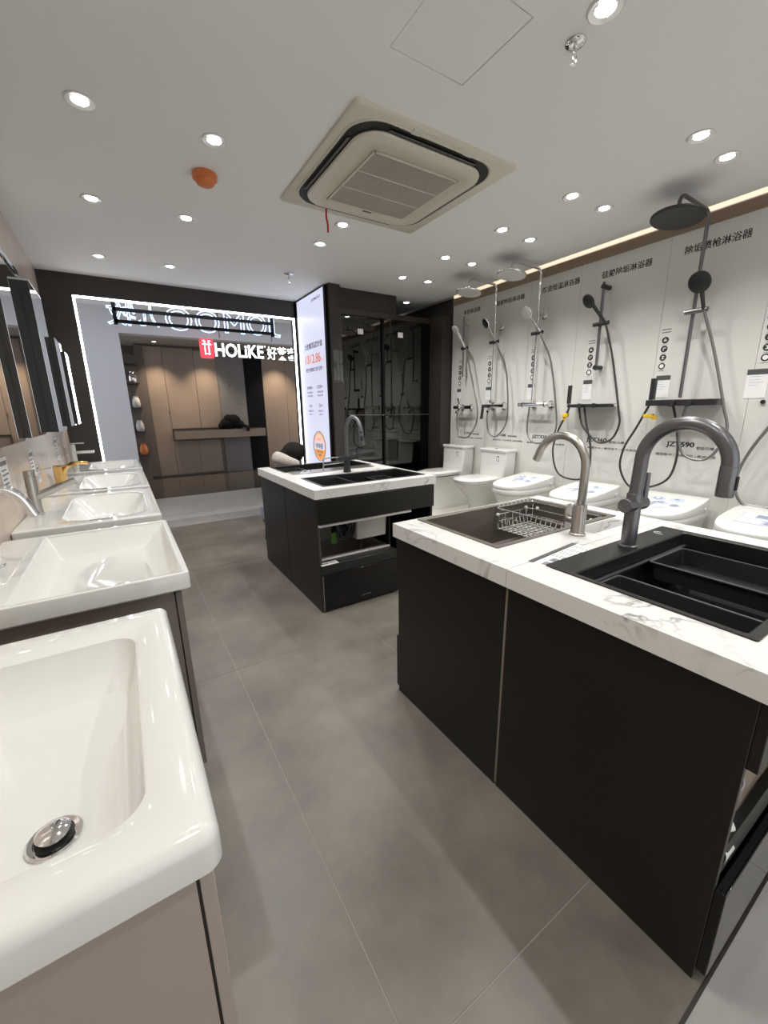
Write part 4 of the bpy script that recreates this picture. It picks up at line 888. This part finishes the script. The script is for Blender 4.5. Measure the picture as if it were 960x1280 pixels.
for x in (2.26, 2.70, 3.38): MB().cyl((x, 4.275, 1.256), (x, 4.295, 1.256), .007).build('rail_post', 'chrome', t)
for x, lb in ((2.435, 'white square sticker on the fixed glass panel'), (2.972, 'white square sticker on the sliding glass door')):
    tag(box('glass_sticker', 'paper', (x - .036, 4.2915, 2.148), (x + .036, 4.2935, 2.205)), lb, 'sticker') if x > 2.7 else tag(box('glass_sticker', 'paper', (x - .034, 4.3065, 2.148), (x + .034, 4.3085, 2.205)), lb, 'sticker')
# leaflet holder on the column
lf = thing('leaflet_holder', 'clear holder with a grey printed sheet on the dark column', 'leaflet holder', (2.10, 4.22, 1.62))
MB().box((2.045, 4.2185, 1.64), (2.145, 4.2195, 1.945)).build('sheet', 'sheet_grey', lf, 0)
MB().box((2.036, 4.212, 1.615), (2.150, 4.215, 1.955)).build('cover', 'acrylic', lf, 0); MB().box((2.036, 4.205, 1.612), (2.150, 4.2195, 1.632)).build('holder_lip', 'acrylic', lf, 0)

# ------------------------------------------------------------------ advertising lightbox
lb_ = thing('lightbox', 'tall glowing advertising lightbox with orange figures and an award badge', 'lightbox', (2.0, 4.68, 0))
MB().box((1.992, 4.262, .05), (2.019, 5.10, 2.592)).build('frame', 'black_panel', lb_, 0)
MB().box((1.9895, 4.305, .08), (1.9919, 5.062, 2.578)).build('panel', 'poster', lb_, 0)
px = 1.9893
def ptext(body, yc, z, w_, h_, m='poster_ink', bold=.0): return text('lettering', body, m, (px, yc, z), w_, h_, RT, UP, lb_, .0006, bold)
ptext('JOMOO', 4.50, 2.505, .245, .036, bold=.015)
ptext('九牧集团品牌价值', 4.635, 2.045, .50, .068, bold=.022)
ptext('1812.86', 4.660, 1.905, .44, .105, 'poster_orange', .02); ptext('亿元', 4.405, 1.875, .055, .035, 'poster_orange')
ptext('荣登中国陶瓷卫浴行业第一', 4.63, 1.785, .50, .046, bold=.012)
for yy, a, b_ in ((4.80, '100000+', '专利与服务网点'), (4.50, '1200+', '全球研发工程师')):
    ptext(a, yy, 1.585, .17, .035, bold=.012); ptext(b_, yy, 1.530, .17, .022); ptext('遍布全球各地', yy, 1.490, .15, .020)
for yy, a, b_ in ((4.80, '16+', '全球研发中心'), (4.50, '5+', '全球智能工厂')):
    ptext(a, yy, 1.375, .09, .04, bold=.012); ptext(b_, yy, 1.315, .16, .022); ptext('灯塔工厂', yy, 1.275, .13, .020)
bd = MB().lathe((px, 4.60, .90), (-1, 0, 0), [(.165, 0), (.165, .0008), (0, .0009)], 40).build('badge', 'poster_badge', lb_, 0)
MB().tube([(px - .001, 4.60 + .175 * cos(k * pi / 20), .90 + .175 * sin(k * pi / 20)) for k in range(41)], .004, 5).build('badge_ring', 'poster_ink', bd)
MB().loft([[V((px - .0012, 4.60 + .150 * cos(a), .90 + .150 * sin(a))) for a in [R(20 + k * 14) for k in range(11)]], [V((px - .0018, 4.60 + .150 * cos(a), .90 + .150 * sin(a))) for a in [R(20 + k * 14) for k in range(11)]]]).build('badge_top', 'poster_pink', bd, 0)
MB().box((px - .0022, 4.455, .862), (px - .0013, 4.745, .95)).build('badge_band', 'poster', bd, 0)
text('lettering', 'WINNER', 'poster_ink', (px - .0024, 4.60, .906), .22, .062, RT, UP, bd, .0005, .02)
text('lettering', 'DESIGN', 'poster_ink', (px - .0024, 4.60, .835), .17, .026, RT, UP, bd, .0005)
text('lettering', 'AWARD', 'poster_ink', (px - .0024, 4.60, .795), .11, .022, RT, UP, bd, .0005, .02)
text('lettering', 'IDEA', 'poster_ink', (px - .0024, 4.60, .985), .10, .020, RT, UP, bd, .0005)

# ------------------------------------------------------------------ shop name over the entrance, seen from behind
sg = thing('shop_sign', 'glowing outlined shop name seen from behind on black rails over the entrance', 'sign', (.86, 5.30, 2.30))
ys = YF + .15
BACK = (-1, 0, 0)
for ch, x0, x1, z0, z1 in (('牧', .03, .29, 2.175, 2.405), ('九', .30, .50, 2.18, 2.40), ('O', .545, .815, 2.165, 2.40), ('O', .835, 1.095, 2.165, 2.40), ('M', 1.135, 1.365, 2.18, 2.40), ('O', 1.385, 1.625, 2.18, 2.415), ('J', 1.645, 1.79, 2.175, 2.415)):
    zc = (z0 + z1) / 2; h = z1 - z0
    text('letter', ch, 'neon', (((x0 + x1) / 2) * ys / 5.12, ys, (zc - EYE) * ys / 5.12 + EYE), (x1 - x0), h, BACK, (0, 0, 1), sg, 0, 0, None, outline=.018)
for z in (2.335, 2.222): box('rail', 'black_panel', (.10, ys - .03, z), (1.73, ys - .008, z + .032), sg)
for x in (.088, 1.715): box('upright', 'black_panel', (x, ys - .03, 2.205), (x + .035, ys - .008, 2.43), sg)

# ------------------------------------------------------------------ the shop across the corridor
sh = thing('hanging_shop_sign', 'red and white glowing shop sign hung in the opening across the corridor', 'sign', (2.0, 6.95, 2.25))
yq = 6.9
E0, E1, Z0, Z1 = 1.155, 1.345, 2.105, 2.378
plt = MB().loft([[V((p.x, yq + .02, p.y)) for p in rrect(E0, E1, Z0, Z1, .03, 0)], [V((p.x, yq - .02, p.y)) for p in rrect(E0, E1, Z0, Z1, .03, 0)]]).build('red_emblem', 'sign_red', sh, 40)
ye = yq - .024; xc = (E0 + E1) / 2
b = MB().box((xc - .065, ye, 2.292), (xc + .065, ye + .003, 2.308))
for s_ in (-1, 1): b.box((xc + s_ * .028 - .007, ye, 2.160), (xc + s_ * .028 + .007, ye + .003, 2.345)).box((xc + s_ * .038 - .017, ye, 2.341), (xc + s_ * .038 + .017, ye + .003, 2.354))
b.box((xc - .035, ye, 2.160), (xc + .035, ye + .003, 2.174))
b.build('emblem_strokes', 'sign_white', plt, 0)
text('lettering', 'HOLiKE', 'sign_white', (1.728, yq - .01, 2.233), .735, .195, (1, 0, 0), (0, 0, 1), sh, .012, .018)
text('lettering', '好莱客', 'sign_white', (2.40, yq - .01, 2.228), .49, .20, (1, 0, 0), (0, 0, 1), sh, .012, .006)
MB().lathe((2.125, yq - .01, 2.32), (0, -1, 0), [(.012, 0), (.012, .008), (0, .008)], 12).build('mark', 'sign_white', sh, 0)
for x in (1.45, 2.25): MB().cyl((x, yq + .005, 2.40), (x, yq + .005, 2.76), .006).build('hanger', 'rubber', sh)
MB().box((1.345, yq + .005, 2.215), (2.70, yq + .018, 2.235)).build('mount_rail', 'black_panel', sh, 0)

cw = thing('tall_cabinet', 'tall beige fitted cupboard doors in the shop across the corridor', 'cabinet', (1.2, 9.8, 0))
YC = 9.64
box('carcass', 'oak_dark', (.42, YC + .021, 0), (1.889, 9.97, 2.61), cw)
for x0, x1, z0, z1 in ((.56, .884, .03, 2.585), (.89, 1.452, .985, 2.575), (1.458, 1.886, .985, 2.555), (.89, 1.36, .03, .735), (1.366, 1.812, .03, .735)):
    box('door', 'oak', (x0, YC, z0), (x1, YC + .02, z1), cw, .002)
box('side_door', 'oak_dark', (.40, YC - .05, .03), (.555, YC + .02, 2.60), cw, .002)
MB().box((.872, YC - .012, 1.28), (.878, YC - .002, 1.36)).build('handle', 'dark_metal', cw, 0)
mp = tag(box('marble_wall_panel', 'grey_marble', (1.892, YC + .01, .0), (2.462, YC + .05, 2.61)), 'grey veined stone panel behind the black bag across the corridor', 'panel')
bp_ = tag(box('black_wall_panel', 'black_panel', (2.464, YC, 0), (2.85, YC + .05, 2.61)), 'black glossy upright panel across the corridor', 'panel')
rc = thing('wardrobe', 'beige wardrobe doors beside the black panel across the corridor', 'wardrobe', (3.5, 9.8, 0))
box('carcass', 'oak_dark', (2.86, YC + .02, 0), (5.2, 9.97, 2.61), rc)
for x0, x1 in ((2.862, 3.40), (3.405, 3.95), (3.955, 4.5), (4.505, 5.1)): box('door', 'oak', (x0, YC, .03), (x1, YC + .02, 2.60), rc, .002)
ws = thing('wall_shelf', 'long beige floating shelf carrying a black bag across the corridor', 'shelf', (1.8, 9.5, .85))
box('board', 'oak', (.905, 9.36, .775), (2.75, YC, .945), ws, .003); box('top_edge', 'dark_metal', (.905, 9.36, .9455), (2.75, YC, .955), ws)
bg = thing('black_bag', 'slumped black cloth bag on the floating shelf', 'bag', (2.05, 9.48, .955))
b = MB()
for c, r, s in (((1.97, 9.48, 1.06), .135, (1.2, .8, 1)), ((2.10, 9.48, 1.11), .15, (1, .8, 1)), ((2.0, 9.46, 1.16), .10, (1.1, .8, 1)), ((2.20, 9.46, 1.04), .11, (1.1, .8, .9)), ((1.85, 9.48, 1.02), .075, (1.1, .8, 1))): b.ball(c, r, 16, s)
for v in b.bm.verts: v.co.z = max(v.co.z, .957)
o = b.build('bag_body', 'bag', bg, 60, weld=False)
MB().tube(smooth_path([(2.22, 9.42, 1.04), (2.30, 9.36, 1.01), (2.35, 9.30, .97), (2.34, 9.29, .90)]), .035, 8).build('sleeve', 'bag', bg)
# narrow display shelf beside the cupboard
ds = thing('display_shelf', 'narrow shelf of small goods beside the cupboards across the corridor', 'shelf', (.25, 9.5, 0))
box('back', 'oak_dark', (.10, 9.55, 0), (.40, 9.56, 2.4), ds)
for z in (.5, .95, 1.4, 1.85, 2.2): box('shelf_board', 'dark_metal', (.10, 9.25, z), (.40, 9.55, z + .02), ds)
for k, (z, m, lb) in enumerate(((.52, 'orange', 'orange pot on the low board of the narrow display shelf'), (.97, 'cab_white', 'white jar on the second board of the narrow display shelf'), (1.42, 'white_plastic', 'white vase on the middle board of the narrow display shelf'), (1.87, 'chrome', 'shiny cup on the upper board of the narrow display shelf'))):
    tag(MB().lathe((.31, 9.40, z + .0005), (0, 0, 1), [(.05, 0), (.07, .05), (.065, .14), (.04, .19), (.045, .21)], 20).build('ornament', m), lb, 'ornament')
for x, y, e, wh in ((.75, 9.25, 14, 'over the first tall cupboard doors'), (1.62, 9.25, 14, 'over the stone panel side'), (3.15, 9.25, 16, 'over the wardrobe beside the black panel'), (4.2, 9.2, 16, 'over the far wardrobe doors')):
    ld = bpy.data.lights.new('shop_beam', 'SPOT'); ld.energy = e * 6; ld.color = (1, .80, .58); ld.spot_size = R(95); ld.spot_blend = .9; ld.shadow_soft_size = .03
    o = bpy.data.objects.new('shop_beam', ld); col.objects.link(o); o.location = (x, y, 2.595)
    t = thing('shop_downlight', 'small recessed shop downlight ' + wh + ' across the corridor', 'ceiling light', (x, y, 2.62), 'downlights in the shop across')
    MB().lathe((x, y, 2.62), (0, 0, -1), [(.045, 0), (.045, .006), (.036, .005), (.034, -.002), (.03, -.002)]).build('trim_ring', 'ring', t, 40)
    MB().lathe((x, y, 2.618), (0, 0, -1), [(.031, 0), (0, .001)]).build('lens', 'lens', t, 40)
for x, wh in ((-1.5, 'beyond the mirror wall'), (.9, 'in front of the shop opening'), (3.3, 'behind the lightbox')):
    t = thing('corridor_light', 'square panel light in the corridor ceiling ' + wh, 'ceiling light', (x, 6.2, 2.76), 'corridor panel lights')
    MB().box((x - .3, 5.95, 2.752), (x + .3, 6.45, 2.76)).build('frame', 'ring', t, 0); MB().box((x - .28, 5.97, 2.749), (x + .28, 6.43, 2.7519)).build('diffuser', mat('corridor_diffuser', (1, 1, 1), .5, emit=(.92, .94, 1), es=5), t, 0)

# ------------------------------------------------------------------ crouching person behind the far island
def skinmesh(name, chain, edges, m, parent, sub=2, label=None):
    me = bpy.data.meshes.new(name); off = wloc(parent) if parent else V((0, 0, 0))
    me.from_pydata([V(c[0]) - off for c in chain], edges, [])
    bm = bmesh.new(); bm.from_mesh(me); lay = bm.verts.layers.skin.verify()
    for v, c in zip(bm.verts, chain): v[lay].radius = (c[1], c[1] if len(c) < 3 else c[2])
    bm.verts.ensure_lookup_table(); bm.verts[0][lay].use_root = True
    bm.to_mesh(me); bm.free(); me.materials.append(M[m])
    o = bpy.data.objects.new(name, me); col.objects.link(o); o.parent = parent
    s = o.modifiers.new('skin', 'SKIN'); s.use_smooth_shade = True
    if sub: u = o.modifiers.new('sub', 'SUBSURF'); u.levels = sub; u.render_levels = sub
    if label: o['label'] = label
    return o
PX, PYY = 1.33, 4.02
stl_ = thing('low_stool', 'low dark stool under the sitting person', 'stool', (PX - .06, PYY, 0))
MB().loft([rrect(PX - .22, PX + .10, PYY - .16, PYY + .16, .04, z) for z in (.20, .23)]).build('seat', 'stool', stl_, 40)
for dx in (-.18, .06):
    for dy in (-.12, .12): MB().cyl((PX + dx, PYY + dy, .20), (PX + dx * 1.1, PYY + dy * 1.1, 0), .016).build('leg', 'stool', stl_)
pel = (PX - .08, PYY, .40)
body = [(pel, .115), ((PX - .05, PYY, .52), .125), ((PX + .02, PYY, .64), .13), ((PX + .08, PYY, .72), .11), ((PX + .095, PYY, .775), .052), ((PX + .11, PYY, .82), .06), ((PX + .115, PYY, .875), .082), ((PX + .125, PYY, .92), .07)]
ed = [(i, i + 1) for i in range(7)]
hands = []
for s in (-1, 1):
    k = len(body)
    body += [((PX + .09, PYY + s * .15, .70), .062), ((PX + .22, PYY + s * .19, .50), .047), ((PX + .42, PYY + s * .07, .48), .030), ((PX + .46, PYY + s * .055, .482), .028, .018), ((PX + .50, PYY + s * .05, .485), .030, .014)]
    ed += [(3, k), (k, k + 1), (k + 1, k + 2), (k + 2, k + 3), (k + 3, k + 4)]
    hands.append(V((PX + .51, PYY + s * .05, .485)))
    k = len(body)
    body += [((PX + .02, PYY + s * .10, .40), .088), ((PX + .36, PYY + s * .15, .44), .062), ((PX + .30, PYY + s * .15, .12), .042), ((PX + .40, PYY + s * .16, .045), .038)]
    ed += [(0, k), (k, k + 1), (k + 1, k + 2), (k + 2, k + 3)]
person = skinmesh('person', body, ed, 'skin', None)
tag(person, 'person in a hooded cream coat sitting hunched behind the far island, dark hair', 'person')
for h, s in zip(hands, (-1, 1)):
    for k in range(4):
        y = (k - 1.5) * .017; L = (.052, .062, .058, .045)[k]
        skinmesh('finger', [((h.x - .01, h.y + y, h.z), .009), ((h.x + L * .5, h.y + y, h.z + .004), .0085), ((h.x + L * .85, h.y + y, h.z - .012), .008), ((h.x + L, h.y + y - s * .0, h.z - .028), .007)], [(0, 1), (1, 2), (2, 3)], 'skin', person, 1)
    skinmesh('thumb', [((h.x - .045, h.y - s * .015, h.z), .010), ((h.x - .02, h.y - s * .045, h.z + .008), .010), ((h.x + .008, h.y - s * .052, h.z + .004), .009)], [(0, 1), (1, 2)], 'skin', person, 1)
hx = V((PX + .115, PYY, .880)); fd = V((.80, -.15, -.35)).normalized(); sd = V((.18, .98, 0)).normalized(); ud = sd.cross(fd) * -1
hp = lambda a, b_, c: hx + fd * a + sd * b_ + ud * c
skinmesh('nose', [(hp(.078, 0, .012), .010), (hp(.098, 0, -.012), .012)], [(0, 1)], 'skin', person, 1)
for s in (-1, 1):
    MB().ball(hp(.074, s * .03, .018), .010, 10).build('eye', 'shoe', person); MB().ball(hp(-.005, s * .082, 0), .022, 10, (.6, .4, 1)).build('ear', 'skin', person)
MB().tube([hp(.083, -.022, -.045), hp(.088, 0, -.045), hp(.083, .022, -.045)], .005, 6).build('mouth', 'red', person)
# hair: a dark cap swept round the back of the head
b = MB(); b.ball(hp(-.012, 0, .030), .112, 22, (1.0, .95, .95)); b.ball(hp(-.055, 0, -.02), .085, 18); b.ball(hp(.02, 0, .055), .085, 18)
b.build('hair', 'hair', person, 60, weld=False)
coat = [((PX - .11, PYY, .40), .15), ((PX - .08, PYY, .47), .165), ((PX - .03, PYY, .56), .17), ((PX + .02, PYY, .66), .165), ((PX + .07, PYY, .745), .14), ((PX + .11, PYY, .765), .085)]
ce = [(i, i + 1) for i in range(5)]
for s in (-1, 1):
    k = len(coat); coat += [((PX + .08, PYY + s * .16, .70), .085), ((PX + .22, PYY + s * .20, .50), .068), ((PX + .385, PYY + s * .09, .482), .050)]; ce += [(4, k), (k, k + 1), (k + 1, k + 2)]
skinmesh('coat', coat, ce, 'coat', person)
hood = [((PX + .12, PYY - .13, .79), .050), ((PX + .01, PYY - .125, .835), .058), ((PX - .045, PYY - .05, .865), .068), ((PX - .05, PYY + .05, .87), .068), ((PX + .01, PYY + .125, .835), .058), ((PX + .12, PYY + .13, .79), .05)]
skinmesh('hood', hood, [(0, 1), (1, 2), (2, 3), (3, 4), (4, 5)], 'coat', person)
skinmesh('collar', [((PX + .02, PYY, .77), .12), ((PX + .08, PYY - .0, .80), .10)], [(0, 1)], 'coat', person)
tro = []; te = []
for s in (-1, 1):
    k = len(tro); tro += [((PX + .0, PYY + s * .09, .385), .098), ((PX + .36, PYY + s * .15, .44), .072), ((PX + .305, PYY + s * .15, .14), .055)]; te += [(k, k + 1), (k + 1, k + 2)]
    skinmesh('shoe', [((PX + .27, PYY + s * .15, .05), .045, .045), ((PX + .36, PYY + s * .16, .042), .044, .038), ((PX + .45, PYY + s * .165, .035), .040, .030)], [(0, 1), (1, 2)], 'shoe', person)
te.append((0, 3)); skinmesh('trousers', tro, te, 'khaki', person)
MB().box((PX - .262, PYY - .10, .30), (PX - .255, PYY + .02, .40)).build('back_pocket', 'denim', person, 0, .003)
